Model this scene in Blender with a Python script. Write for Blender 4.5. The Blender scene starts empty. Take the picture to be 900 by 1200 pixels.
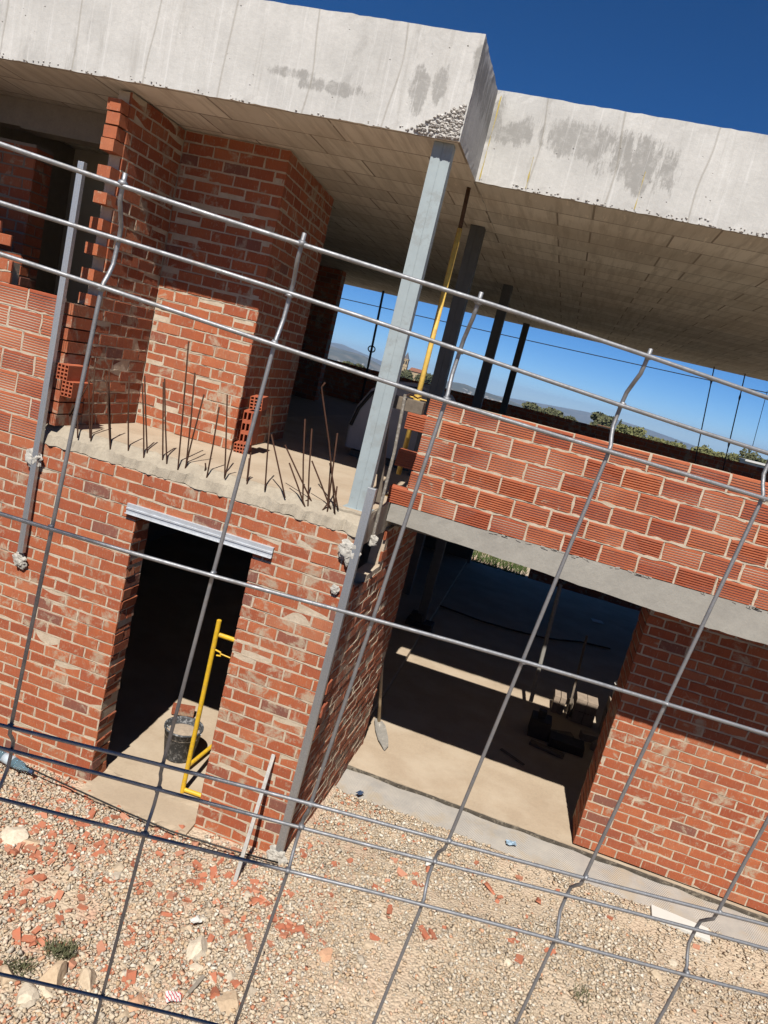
import bpy, bmesh, math, random
import numpy as np
from mathutils import Vector, Matrix, noise
random.seed(7); rng = np.random.default_rng(11)
scene = bpy.context.scene; COL = scene.collection
R = math.radians
# ------------------------------------------------------------------ camera
F = 858.98; CAM = Vector((1.188, -5.202, 1.144)); YAW, PITCH, ROLL = R(-11.314), R(-11.299), R(13.953)
_f = Vector((math.sin(YAW)*math.cos(PITCH), math.cos(YAW)*math.cos(PITCH), math.sin(PITCH)))
_r0 = Vector((math.cos(YAW), -math.sin(YAW), 0)); _u0 = _r0.cross(_f)
_r = _r0*math.cos(ROLL) + _u0*math.sin(ROLL); _u = -_r0*math.sin(ROLL) + _u0*math.cos(ROLL)
cd = bpy.data.cameras.new('camera'); cam = bpy.data.objects.new('camera', cd); COL.objects.link(cam)
cd.sensor_fit = 'VERTICAL'; cd.sensor_height = 36; cd.lens = F/1200*36; cd.clip_start = .02; cd.clip_end = 60000
M4 = Matrix.Identity(4)
for i in range(3): M4[i][0] = _r[i]; M4[i][1] = _u[i]; M4[i][2] = -_f[i]; M4[i][3] = CAM[i]
cam.matrix_world = M4; scene.camera = cam
def ray(u, v): return _r*((u-450)/F) + _u*((600-v)/F) + _f
def onX(u, v, x): d = ray(u, v); return CAM + d*((x-CAM.x)/d.x)
def onY(u, v, y): d = ray(u, v); return CAM + d*((y-CAM.y)/d.y)
def onZ(u, v, z): d = ray(u, v); return CAM + d*((z-CAM.z)/d.z)
# ------------------------------------------------------------------ light
SE, SA = R(52.6), R(4.5)
sdir = Vector((math.sin(SA)*math.cos(SE), -math.cos(SA)*math.cos(SE), math.sin(SE)))
ld = bpy.data.lights.new('sun', 'SUN'); ld.energy = 5.0; ld.angle = R(.5); ld.color = (1, .95, .88)
lo = bpy.data.objects.new('sun', ld); COL.objects.link(lo); lo.rotation_mode = 'QUATERNION'; lo.rotation_quaternion = sdir.to_track_quat('Z', 'Y'); lo.location = (0, -20, 30)
w = bpy.data.worlds.new('World'); scene.world = w; w.use_nodes = True
nt = w.node_tree; sky = nt.nodes.new('ShaderNodeTexSky'); sky.sky_type = 'NISHITA'; sky.sun_disc = False
sky.sun_elevation = SE; sky.sun_rotation = math.pi - SA; sky.altitude = 2600; sky.air_density = .74; sky.dust_density = 0; sky.ozone_density = 10
bg = nt.nodes['Background']; hs = nt.nodes.new('ShaderNodeHueSaturation'); hs.inputs['Saturation'].default_value = 1.14; nt.links.new(sky.outputs[0], hs.inputs['Color']); nt.links.new(hs.outputs[0], bg.inputs[0]); bg.inputs[1].default_value = .055
vs = scene.view_settings; vs.view_transform = 'Standard'; vs.look = 'None'; vs.gamma = 1; vs.use_curve_mapping = False; vs.exposure = .8
# ------------------------------------------------------------------ materials
KA = .57   # base colours sit at real-world albedo once scaled
class NT:
    def __init__(s, name):
        s.m = bpy.data.materials.new(name); s.m.use_nodes = True; s.t = s.m.node_tree
        s.b = s.t.nodes['Principled BSDF']; s.tc = s.n('ShaderNodeTexCoord')
    def n(s, typ, **k):
        nd = s.t.nodes.new(typ)
        for a, v in k.items(): setattr(nd, a, v)
        return nd
    def l(s, a, b): s.t.links.new(a, b)
    def val(s, inp, v):
        if hasattr(v, 'is_output') or isinstance(v, bpy.types.NodeSocket): s.l(v, inp)
        else: inp.default_value = v
    def noise(s, scale, detail=6, rough=.6, vec=None, stretch=None, dist=0):
        v = vec or s.tc.outputs['Object']
        if stretch:
            mp = s.n('ShaderNodeMapping'); mp.inputs['Scale'].default_value = stretch; s.l(v, mp.inputs[0]); v = mp.outputs[0]
        nz = s.n('ShaderNodeTexNoise'); nz.inputs['Scale'].default_value = scale; nz.inputs['Detail'].default_value = detail
        nz.inputs['Roughness'].default_value = rough; nz.inputs['Distortion'].default_value = dist; s.l(v, nz.inputs['Vector']); return nz.outputs[0]
    def ramp(s, fac, stops):
        r = s.n('ShaderNodeValToRGB'); s.l(fac, r.inputs[0]); e = r.color_ramp.elements
        while len(e) < len(stops): e.new(.5)
        for q, (p, c) in zip(e, stops): q.position = p; q.color = (c, c, c, 1) if isinstance(c, (int, float)) else (*c, 1)
        return r.outputs[0]
    def mix(s, fac, a, b, typ='MIX'):
        m = s.n('ShaderNodeMix', data_type='RGBA', blend_type=typ)
        s.val(m.inputs[0], fac)
        for i, v in ((6, a), (7, b)):
            if isinstance(v, tuple): m.inputs[i].default_value = (*v, 1) if len(v) == 3 else v
            else: s.l(v, m.inputs[i])
        return m.outputs[2]
    def math(s, op, a, b=0.0):
        m = s.n('ShaderNodeMath', operation=op); s.val(m.inputs[0], a); s.val(m.inputs[1], b); return m.outputs[0]
    def xyz(s):
        x = s.n('ShaderNodeSeparateXYZ'); s.l(s.tc.outputs['Object'], x.inputs[0]); return x.outputs
    def attr(s, name='rnd'):
        return s.n('ShaderNodeAttribute', attribute_name=name).outputs['Fac']
    def bump(s, h, strength=.5, dist=.01, prev=None):
        b = s.n('ShaderNodeBump'); b.inputs['Strength'].default_value = strength; b.inputs['Distance'].default_value = dist; s.l(h, b.inputs['Height'])
        if prev: s.l(prev, b.inputs['Normal'])
        return b.outputs[0]
    def out(s, col, rough=.9, normal=None, metal=0.0, k=None):
        k = (1.0 if metal > .5 else KA) if k is None else k
        col = tuple(v*k for v in col) if isinstance(col, tuple) else (s.mix(1.0, col, (k, k, k), 'MULTIPLY') if k != 1.0 else col)
        s.val(s.b.inputs['Base Color'], (*col, 1) if isinstance(col, tuple) else col); s.val(s.b.inputs['Roughness'], rough); s.val(s.b.inputs['Metallic'], metal)
        s.b.inputs['Specular IOR Level'].default_value = .3
        if normal: s.l(normal, s.b.inputs['Normal'])
        return s.m
def mat_brick(name, kind):
    s = NT(name); rnd = s.attr()
    if kind == 'large': base = s.ramp(rnd, [(0, (.48, .105, .043)), (.45, (.58, .145, .055)), (.8, (.64, .18, .072)), (1, (.46, .10, .048))])
    else: base = s.ramp(rnd, [(0, (.24, .10, .075)), (.03, (.27, .105, .075)), (.05, (.42, .098, .040)), (.5, (.50, .130, .048)), (.9, (.57, .165, .064)), (1, (.56, .20, .095))])
    x, y, z = s.xyz()
    blot = s.noise(9, 5); base = s.mix(s.ramp(blot, [(.35, 0), (.7, .45)]), base, (.33, .09, .048)); base = s.mix(s.ramp(s.noise(1.3, 6, .6), [(.4, 0), (.7, .12)]), base, (.40, .22, .14))
    streak = s.noise(1, 4, .65, stretch=(90, 90, 9) if kind != 'large' else (9, 9, 70))
    base = s.mix(s.ramp(streak, [(.48, 0.0), (.78, .25 if kind != 'large' else .22)]), base, (.55, .24, .14))
    sm = s.noise(5.5 if kind != 'large' else 7, 9, .68, dist=.4)
    lo_, hi_ = (.545, .63) if kind != 'large' else (.66, .72)
    big = s.noise(.9, 3, .5); sm = s.math('ADD', sm, s.math('MULTIPLY', s.math('SUBTRACT', big, .5), .28))
    smear = s.ramp(sm, [(lo_, 0), (hi_, .9)])
    sm2 = s.ramp(s.noise(1, 6, .72, stretch=(75, 75, 17) if kind != 'large' else (17, 17, 75)), [(.585, 0), (.66, .75 if kind != 'large' else .3)])
    base = s.mix(s.math('MULTIPLY', smear, s.ramp(s.noise(30, 5, .7), [(.3, .45), (.6, 1)])), base, (.55, .46, .33)); base = s.mix(sm2, base, (.55, .38, .25))
    if kind == 'large': gr = s.math('SINE', s.math('MULTIPLY', z, 2*math.pi/.0186))
    else: gr = s.math('SINE', s.math('MULTIPLY', s.math('ADD', x, y), 2*math.pi/(.019 if kind == 'ribbed' else .0155)))
    gr = s.ramp(s.math('ADD', s.math('MULTIPLY', gr, .5), .5), [(.0, 0), (.35, 1)])
    n1 = s.bump(gr, {'large': .12, 'gero': .35, 'ribbed': 1.0}[kind], .009 if kind == 'ribbed' else .004)
    n2 = s.bump(s.noise(60, 6, .7), .45, .006, n1)
    return s.out(base, .92, n2)
def mat_concrete(name, c1, c2, stain=None, boards=False, rough=.9, dust=None, scale=3.0, bump=.35, patches=()):
    s = NT(name); n = s.noise(scale, 9, .65); base = s.mix(s.ramp(n, [(.3, 0), (.7, 1)]), c1, c2)
    fine = s.noise(45, 5, .7); base = s.mix(s.ramp(fine, [(.35, .25), (.6, 0)]), base, tuple(v*.62 for v in c1))
    if stain:
        st = s.noise(1, 9, .72, stretch=(3.2, 3.2, 1.3), dist=.3)
        base = s.mix(s.ramp(st, [(.58, 0), (.68, .6)]), base, stain)
        st3 = s.noise(1, 5, .6, stretch=(24, 24, .7)); base = s.mix(s.ramp(st3, [(.52, 0), (.8, .45)]), base, tuple(v*.7 for v in c1))
    if patches:      # old damp stains, each with a shape of its own
        x, y, z = s.xyz(); wob = s.math('MULTIPLY', s.math('SUBTRACT', s.noise(1, 9, .75, stretch=(11, 11, 3.2)), .5), 4.2)
        for (px_, pz_, rx_, rz_) in patches:
            dx = s.math('DIVIDE', s.math('SUBTRACT', x, px_), rx_); dz = s.math('DIVIDE', s.math('SUBTRACT', z, pz_), rz_)
            d2 = s.math('ADD', s.math('ADD', s.math('MULTIPLY', dx, dx), s.math('MULTIPLY', dz, dz)), wob)
            base = s.mix(s.math('MULTIPLY', s.ramp(d2, [(.35, 1), (.72, 0)]), s.ramp(s.noise(16, 6, .7), [(.34, .45), (.5, .95)])), base, stain)
    if dust: base = s.mix(s.ramp(s.noise(1.6, 7, .6), [(.45, 0), (.62, .8)]), base, dust)
    h = fine; nn = s.bump(s.noise(18, 8, .7), bump, .01)
    if boards:
        pore = s.n('ShaderNodeTexVoronoi'); pore.inputs['Scale'].default_value = 14; s.l(s.tc.outputs['Object'], pore.inputs['Vector']); pm = s.ramp(pore.outputs['Distance'], [(.05, 1), (.085, 0)])
        pm = s.math('MULTIPLY', pm, s.ramp(s.noise(2.1, 3), [(.48, 0), (.56, 1)])); base = s.mix(s.math('MULTIPLY', pm, .75), base, (.20, .185, .16)); nn = s.bump(pm, .8, -.01, nn)
        drip = s.noise(1, 7, .7, stretch=(30, 30, 1.1)); base = s.mix(s.ramp(drip, [(.56, 0), (.66, .5)]), base, (.86, .85, .82)); base = s.mix(s.ramp(s.noise(1, 7, .7, stretch=(13, 13, .9), dist=.3), [(.57, 0), (.68, .4)]), base, (.42, .40, .36))
        x, y, z = s.xyz()
        ph = s.math('FRACT', s.math('MULTIPLY', s.math('ADD', s.math('ADD', x, y), s.math('MULTIPLY', s.noise(.9, 1), .25)), 1/.63))
        seam = s.ramp(s.math('ABSOLUTE', s.math('SUBTRACT', ph, .5)), [(0, 1), (.016, 0)])
        nn = s.bump(seam, .5, .006, nn)
        tone = s.math('FRACT', s.math('MULTIPLY', s.math('FLOOR', s.math('MULTIPLY', s.math('ADD', x, y), 1/.63)), .37))
        base = s.mix(s.math('MULTIPLY', tone, .22), base, tuple(v*.72 for v in c1)); base = s.mix(s.math('MULTIPLY', seam, .5), base, (.33, .30, .24))
    return s.out(base, rough, nn)
def mat_soffit():
    s = NT('board_marked_concrete'); x, y, z = s.xyz()
    cmb = s.n('ShaderNodeCombineXYZ'); s.l(x, cmb.inputs[0]); s.l(s.math('SUBTRACT', y, .62), cmb.inputs[1])
    b = s.n('ShaderNodeTexBrick'); s.l(cmb.outputs[0], b.inputs['Vector']); b.offset = .31; b.offset_frequency = 2; b.squash = 1.0
    for k, v in (('Scale', 1), ('Mortar Size', .010), ('Mortar Smooth', .3), ('Bias', 0), ('Brick Width', .98), ('Row Height', .46)): b.inputs[k].default_value = v
    b.inputs['Color1'].default_value = (.54, .505, .44, 1); b.inputs['Color2'].default_value = (.72, .68, .60, 1); b.inputs['Mortar'].default_value = (.22, .19, .155, 1)
    st = s.noise(1, 6, .65, stretch=(16, 1.2, 1)); base = s.mix(s.ramp(st, [(.46, 0), (.62, .5)]), b.outputs[0], (.33, .295, .245))
    st2 = s.noise(1, 7, .7, stretch=(22, 3.0, 1)); base = s.mix(s.ramp(st2, [(.58, 0), (.66, .75)]), base, (.72, .66, .57))
    base = s.mix(s.ramp(s.noise(1.1, 7), [(.4, 0), (.65, .4)]), base, (.42, .35, .27))
    return s.out(base, .85, s.bump(b.outputs['Fac'], .6, -.004, s.bump(s.noise(25, 6), .2, .006)), k=1.0)
def mat_metal(name, c, rough=.4, metal=.9, spots=None, sc=30, amt=.6):
    s = NT(name); n = s.noise(sc, 6, .7); base = s.mix(s.ramp(n, [(.35, 0), (.7, 1)]), c, tuple(v*.72 for v in c))
    if spots: base = s.mix(s.ramp(s.noise(sc*.8, 8, .75), [(.55, 0), (.64, amt)]), base, spots)
    return s.out(base, s.ramp(n, [(.3, rough), (.7, min(1, rough+.2))]), s.bump(s.noise(sc*4, 4), .15, .002), metal)
def mat_plain(name, c, rough=.8, var=.25, sc=20, spots=None):
    s = NT(name); n = s.noise(sc, 6, .65); base = s.mix(s.ramp(n, [(.3, 0), (.7, 1)]), c, tuple(v*(1-var) for v in c))
    if spots: base = s.mix(s.ramp(s.noise(sc*1.3, 8, .75), [(.52, 0), (.6, .85)]), base, spots)
    return s.out(base, rough, s.bump(s.noise(sc*4, 5), .25, .004))
def mat_attr(name, stops, rough=.95, sc=40, bump=.4, bd=.006):
    s = NT(name); base = s.ramp(s.attr(), stops); base = s.mix(s.ramp(s.noise(sc, 5, .7), [(.35, .35), (.65, 0)]), base, (.30, .22, .14))
    return s.out(base, rough, s.bump(s.noise(sc*2, 5), bump, bd))
GERO = mat_brick('perforated_brick', 'gero'); RIB = mat_brick('ribbed_brick', 'ribbed'); LARGE = mat_brick('grooved_hollow_brick', 'large')
MORTAR = mat_concrete('mortar', (.58, .46, .33), (.76, .64, .49), scale=9, bump=.6)
GREYMORTAR = mat_concrete('grey_mortar', (.30, .26, .21), (.38, .33, .27), scale=10, bump=.5)
ROOFC = mat_concrete('weathered_light_concrete', (.76, .745, .705), (.58, .57, .54), stain=(.37, .36, .335), boards=True, patches=((.78, 3.14, .55, .17), (1.22, 3.05, .42, .24), (.22, 3.1, .2, .12), (-.98, 2.9, .33, .06), (-1.3, 2.95, .2, .05), (-.36, 2.98, .10, .20), (-.22, 3.05, .06, .16), (.05, 3.2, .1, .2), (2.35, 3.3, .1, .05)))
BEAMC = mat_concrete('beam_concrete', (.47, .44, .38), (.37, .345, .30), scale=4)
LIPC = mat_concrete('rough_slab_edge', (.40, .34, .26), (.54, .47, .36), stain=(.30, .27, .22), scale=7, bump=.9)
FLOORC = mat_concrete('dusty_concrete_floor', (.60, .48, .345), (.50, .385, .27), stain=(.47, .36, .25), dust=(.62, .51, .38), scale=2.2, bump=.25)
STRIPC = None
SOFF = mat_soffit()
PLASTER = mat_plain('dried_plaster', (.72, .68, .60), .95, .45, 22)
GALV = mat_metal('galvanised_steel', (.48, .50, .51), .38, .85, sc=60)
WIRE = mat_metal('galvanised_wire', (.25, .255, .265), .5, .8, spots=(.20, .18, .15), sc=90, amt=.5)
LINT = mat_metal('zinc_lintel', (.52, .54, .56), .5, .6, sc=20)
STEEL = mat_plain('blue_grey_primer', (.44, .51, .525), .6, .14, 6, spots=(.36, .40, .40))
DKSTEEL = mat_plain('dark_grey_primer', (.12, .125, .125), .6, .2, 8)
RUST = mat_metal('rusty_rebar', (.10, .045, .025), .8, .35, sc=90)
YEL = mat_plain('yellow_paint', (.98, .60, .03), .5, .3, 26, spots=(.66, .40, .09))
YELP = mat_plain('worn_yellow_prop_paint', (1.0, .66, .14), .55, .2, 15, spots=(.72, .42, .12))
WOOD = mat_plain('weathered_timber', (.25, .20, .15), .85, .4, 18)
LWOOD = mat_plain('pale_timber', (.85, .66, .42), .8, .2, 14)
BLACKP = mat_plain('black_rubber', (.075, .082, .09), .65, .3, 22, spots=(.40, .41, .42))
CEMENT = mat_plain('dry_mortar', (.55, .44, .33), .95, .25, 30)
BLACK = mat_plain('black_cable_sheath', (.012, .012, .013), .5, .2, 40)
FOAM = mat_plain('yellow_seam_foam', (.72, .56, .16), .9, .3, 30)
WHITE = mat_plain('white_board', (.80, .78, .72), .7, .08, 10)
GREYT = mat_plain('grey_tank_plastic', (.50, .48, .47), .6, .2, 5)
STONE = mat_attr('limestone', [(0, (.58, .46, .32)), (.2, (.76, .64, .48)), (.36, (.64, .45, .28)), (.5, (.86, .76, .60)), (.66, (.50, .43, .34)), (.78, (.70, .64, .54)), (.84, (.98, .91, .77)), (.87, (.80, .46, .28)), (.895, (.56, .20, .11)), (1, (.64, .28, .16))])
SHARD = mat_attr('broken_terracotta', [(0, (.54, .16, .085)), (.6, (.64, .23, .13)), (1, (.66, .32, .21))])
# ------------------------------------------------------------------ mesh builder
class MB:
    def __init__(s): s.v = []; s.f = []; s.m = []; s.r = []
    def quad(s, pts, mi=0, r=None):
        k = len(s.v); s.v += [tuple(p) for p in pts]; s.f.append(tuple(range(k, k+len(pts)))); s.m.append(mi); s.r.append(random.random() if r is None else r)
    def hexa(s, P, mi=0, r=None):      # 8 points: bottom ring 0-3, top ring 4-7
        r = random.random() if r is None else r; k = len(s.v); s.v += [tuple(p) for p in P]
        for q in ((3, 2, 1, 0), (4, 5, 6, 7), (0, 1, 5, 4), (1, 2, 6, 5), (2, 3, 7, 6), (3, 0, 4, 7)):
            s.f.append(tuple(k+i for i in q)); s.m.append(mi); s.r.append(r)
    def box(s, x0, x1, y0, y1, z0, z1, mi=0, r=None):
        s.hexa([(x0, y0, z0), (x1, y0, z0), (x1, y1, z0), (x0, y1, z0), (x0, y0, z1), (x1, y0, z1), (x1, y1, z1), (x0, y1, z1)], mi, r)
    def obox(s, c, ax, ay, az, mi=0, r=None):   # oriented box: centre + half axes
        c, ax, ay, az = Vector(c), Vector(ax), Vector(ay), Vector(az)
        s.hexa([c-ax-ay-az, c+ax-ay-az, c+ax+ay-az, c-ax+ay-az, c-ax-ay+az, c+ax-ay+az, c+ax+ay+az, c-ax+ay+az], mi, r)
    def tube(s, pts, rad, n=8, mi=0, caps=True):
        pts = [Vector(p) for p in pts]; k0 = len(s.v); rr = rad if isinstance(rad, (list, tuple)) else [rad]*len(pts); r = random.random()
        prev = None
        for i, p in enumerate(pts):
            d = (pts[min(i+1, len(pts)-1)] - pts[max(i-1, 0)]).normalized()
            if prev is None: a = d.orthogonal().normalized()
            else: a = (prev - d*prev.dot(d)).normalized()
            prev = a; b = d.cross(a)
            for j in range(n): t = 2*math.pi*j/n; s.v.append(tuple(p + (a*math.cos(t) + b*math.sin(t))*rr[i]))
        for i in range(len(pts)-1):
            for j in range(n):
                q = k0+i*n; s.f.append((q+j, q+(j+1) % n, q+n+(j+1) % n, q+n+j)); s.m.append(mi); s.r.append(r)
        if caps:
            s.f.append(tuple(k0+j for j in reversed(range(n)))); s.m.append(mi); s.r.append(r)
            q = k0+(len(pts)-1)*n; s.f.append(tuple(q+j for j in range(n))); s.m.append(mi); s.r.append(r)
    def lathe(s, prof, n=28, mi=0, origin=(0, 0, 0), axis=None):
        o = Vector(origin); k0 = len(s.v); r = random.random()
        q = Vector((0, 0, 1)).rotation_difference(Vector(axis)) if axis is not None else None
        for (rad, z) in prof:
            for j in range(n):
                t = 2*math.pi*j/n; p = Vector((rad*math.cos(t), rad*math.sin(t), z))
                if q: p = q @ p
                s.v.append(tuple(o+p))
        for i in range(len(prof)-1):
            for j in range(n):
                b = k0+i*n; s.f.append((b+j, b+(j+1) % n, b+n+(j+1) % n, b+n+j)); s.m.append(mi); s.r.append(r)
    def build(s, name, mats, parent=None, smooth=False, bevel=0, origin=None):
        me = bpy.data.meshes.new(name); v = s.v
        o = bpy.data.objects.new(name, me)
        if origin is not None: v = [(p[0]-origin[0], p[1]-origin[1], p[2]-origin[2]) for p in v]; o.location = origin
        me.from_pydata(v, [], s.f)
        for m in (mats if isinstance(mats, (list, tuple)) else [mats]): me.materials.append(m)
        me.polygons.foreach_set('material_index', s.m)
        a = me.attributes.new('rnd', 'FLOAT', 'FACE'); a.data.foreach_set('value', s.r)
        if smooth: me.polygons.foreach_set('use_smooth', [True]*len(s.f))
        me.update(); COL.objects.link(o)
        if parent is not None:
            o.parent = parent
            if origin is None: o.location = -Vector(parent.matrix_basis.translation) if parent.parent is None else (0, 0, 0)
        if bevel:
            md = o.modifiers.new('bevel', 'BEVEL'); md.width = bevel; md.segments = 2; md.limit_method = 'ANGLE'; md.angle_limit = R(40)
        return o
def empty(name, loc=(0, 0, 0)):
    o = bpy.data.objects.new(name, None); COL.objects.link(o); o.location = loc; o.empty_display_size = .2; return o
def tag(o, label, cat, group=None):
    o['label'] = label; o['category'] = cat
    if group: o['group'] = group
    return o
def kind(o, k): o['kind'] = k; return o
def nz(x, y, z, s=1.0, seed=0): return noise.noise(Vector((x*s+seed*13.7, y*s-seed*7.1, z*s+seed*3.3)))
def rough_box(mb, x0, x1, y0, y1, z0, z1, res=.08, amp=.006, mi=0, edge=.0, seed=1, skip=''):
    """box with subdivided, slightly uneven faces; edge = extra raggedness near arrises"""
    def grid(A, B, na, nb, fn):
        k0 = len(mb.v); r = random.random()
        for i in range(na+1):
            for j in range(nb+1):
                p = Vector(fn(i/na, j/nb)); d = Vector((nz(*p, 3, seed), nz(*p, 3, seed+1), nz(*p, 3, seed+2)))*amp
                if edge:
                    q = Vector((nz(*p, 22, seed+3), nz(*p, 22, seed+4), nz(*p, 22, seed+5)))
                    near = sum(1 for a, lo_, hi_ in ((p.x, x0, x1), (p.y, y0, y1), (p.z, z0, z1)) if min(abs(a-lo_), abs(a-hi_)) < 1e-5)
                    if near >= 2: d += q*edge
                mb.v.append(tuple(p+d))
        for i in range(na):
            for j in range(nb):
                a = k0+i*(nb+1)+j; mb.f.append((a, a+nb+1, a+nb+2, a+1)); mb.m.append(mi); mb.r.append(r)
    N = lambda a, b: max(1, min(400, int(round(abs(b-a)/res))))
    X, Y, Z = N(x0, x1), N(y0, y1), N(z0, z1); L = lambda a, b, t: a+(b-a)*t
    if 'f' not in skip: grid(0, 0, X, Z, lambda s, t: (L(x0, x1, s), y0, L(z0, z1, t)))
    if 'b' not in skip: grid(0, 0, Z, X, lambda s, t: (L(x0, x1, t), y1, L(z0, z1, s)))
    if 'l' not in skip: grid(0, 0, Z, Y, lambda s, t: (x0, L(y0, y1, t), L(z0, z1, s)))
    if 'r' not in skip: grid(0, 0, Y, Z, lambda s, t: (x1, L(y0, y1, s), L(z0, z1, t)))
    if 'd' not in skip: grid(0, 0, Y, X, lambda s, t: (L(x0, x1, t), L(y0, y1, s), z0))
    if 'u' not in skip: grid(0, 0, X, Y, lambda s, t: (L(x0, x1, s), L(y0, y1, t), z1))
def joints(mb, P, u0, u1, v, half, rnd, ok, proud, vert, seed, mi=1):
    n = max(1, int((u1-u0)/.028)); prev = None
    for i in range(n+1):
        t = u0+(u1-u0)*i/n; a, b, c = nz(t*9, v*31, seed, 1, 3), nz(t*17, v*29, seed, 1, 4), nz(t*23, v*19, seed, 1, 5)
        h0 = half*(.72+2.0*max(-.3, a)); h1 = half*(.72+2.0*max(-.3, b)); pr = proud-.0006+.0034*c
        good = ok(t, v) if not vert else ok(v, t)
        q = [P(t, v-h0, -.007), P(t, v-h0, pr), P(t, v+h1, pr), P(t, v+h1, -.007)] if not vert else [P(v-h0, t, -.007), P(v-h0, t, pr), P(v+h1, t, pr), P(v+h1, t, -.007)]
        if prev and good and prev[1]:
            for k in range(3):
                f = [prev[0][k], q[k], q[k+1], prev[0][k+1]]; mb.quad(f if not vert else f[::-1], mi, .5)
        prev = (q, good)
def bricks(mb, O, U, N, L, H, bl=.25, bh=.1, j=.0135, holes=(), top=None, mi=0, jit=.0022, phase=0., depth=.022, proud=0., seed=0, mortar_on=True, ribs=0):
    """individual bricks on the plane O + u*U + z; N outward; holes (u0,u1,v0,v1)"""
    O, U, N = Vector(O), Vector(U), Vector(N); Z = Vector((0, 0, 1)); rnd = random.Random(seed+5)
    flip = U.cross(Z).dot(N) < 0
    P_ = lambda a, b, c: O+U*a+Z*b+N*(c+proud)
    ok_ = lambda a, b: not any(h[0]-.004 < a < h[1]+.004 and h[2] < b < h[3]+.004 for h in holes) and not (top and b > top(a)-.02)
    if mortar_on and L > .6:
        for row in range(1, int(math.ceil(H/bh))): joints(mb, P_, .004, L-.004, row*bh-j/2, j/2, rnd, ok_, 0, False, seed*1.7)
    for row in range(int(math.ceil(H/bh))):
        v0 = row*bh; v1 = min(v0+bh-j, H)
        if v1-v0 < .02: continue
        u = -bl*((.5 if row % 2 else 0)+phase+rnd.uniform(-.03, .03)) % bl - bl
        while u < L:
            segs = [(max(u+j/2, 0.), min(u+bl-j/2, L))]; u += bl
            for (a, b, c, d) in holes:
                if v1 > c+.01 and v0 < d-.01:
                    ns = []
                    for (p, q) in segs:
                        if q <= a or p >= b: ns.append((p, q))
                        else:
                            if p < a: ns.append((p, a))
                            if q > b: ns.append((b, q))
                    segs = ns
            for (p, q) in segs:
                if q-p < .025: continue
                if top and v1 > top((p+q)/2): continue
                if mortar_on and p > .03 and L > .6: joints(mb, P_, v0, v1, p-j/2, j/2, rnd, ok_, 0, True, seed*2.3+row)
                vv0, vv1 = v0, v1
                pr = proud+rnd.uniform(-jit, jit); tl = rnd.uniform(-jit, jit)*.8; e = .0035; r = rnd.random()
                J = lambda: rnd.uniform(-.0025, .0025)
                cs = [(p+J(), vv0+J()), (q+J(), vv0+J()), (q+J(), vv1+J()), (p+J(), vv1+J())]
                cu, cv = (p+q)/2, (vv0+vv1)/2
                outer = [O+U*a+Z*b+N*(pr-e+(tl if i < 2 else -tl)) for i, (a, b) in enumerate(cs)]
                inner = [O+U*(a+(e if a < cu else -e))+Z*(b+(e if b < cv else -e))+N*(pr+(tl if i < 2 else -tl)) for i, (a, b) in enumerate(cs)]
                back = [O+U*a+Z*b+N*(pr-depth) for (a, b) in cs]
                k = len(mb.v); mb.v += [tuple(x) for x in inner+outer+back]
                fs = [(0, 1, 2, 3)] + [(4+i, 4+(i+1) % 4, (i+1) % 4, i) for i in range(4)] + [(8+i, 8+(i+1) % 4, 4+(i+1) % 4, 4+i) for i in range(4)]
                if ribs:
                    fs = fs[1:]; tp = lambda a, b, t, dn: tuple(inner[a].lerp(inner[b], t)-N*dn); hgt = vv1-vv0-2*e
                    for q_ in range(ribs):
                        t0, t1 = q_/ribs, (q_+1)/ribs; tg = t1-(.42 if q_ < ribs-1 else 0)/ribs; g_ = .009
                        L3 = [[tp(0, 3, t0, 0), tp(1, 2, t0, 0), tp(1, 2, tg, 0), tp(0, 3, tg, 0)]]
                        if q_ < ribs-1: L3 += [[tp(0, 3, tg, 0), tp(1, 2, tg, 0), tp(1, 2, tg, g_), tp(0, 3, tg, g_)], [tp(0, 3, tg, g_), tp(1, 2, tg, g_), tp(1, 2, t1, g_), tp(0, 3, t1, g_)], [tp(0, 3, t1, g_), tp(1, 2, t1, g_), tp(1, 2, t1, 0), tp(0, 3, t1, 0)]]
                        for q4 in L3: mb.quad(q4[::-1] if flip else q4, mi, r)
                for fc in fs:
                    fc = tuple(k+i for i in fc); mb.f.append(fc[::-1] if flip else fc); mb.m.append(mi); mb.r.append(r)
def core(mb, x0, x1, y0, y1, z0, z1, mi=1, **k): rough_box(mb, x0, x1, y0, y1, z0, z1, res=.035, amp=.0035, mi=mi, seed=k.get('seed', 2))
REC = .0042
# ================================================================== THE HOUSE
house = empty('unfinished_house'); tag(house, 'half-built two storey brick house with raw concrete roof and open upper floor', 'house')
D1, D2, ZL, ZF, W2, YW2, ZG, YB, ZBB, ZP = -1.82, -.787, -.51, -2.95, 2.473, 1.87, -3.04, .866, -.245, .962
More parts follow.
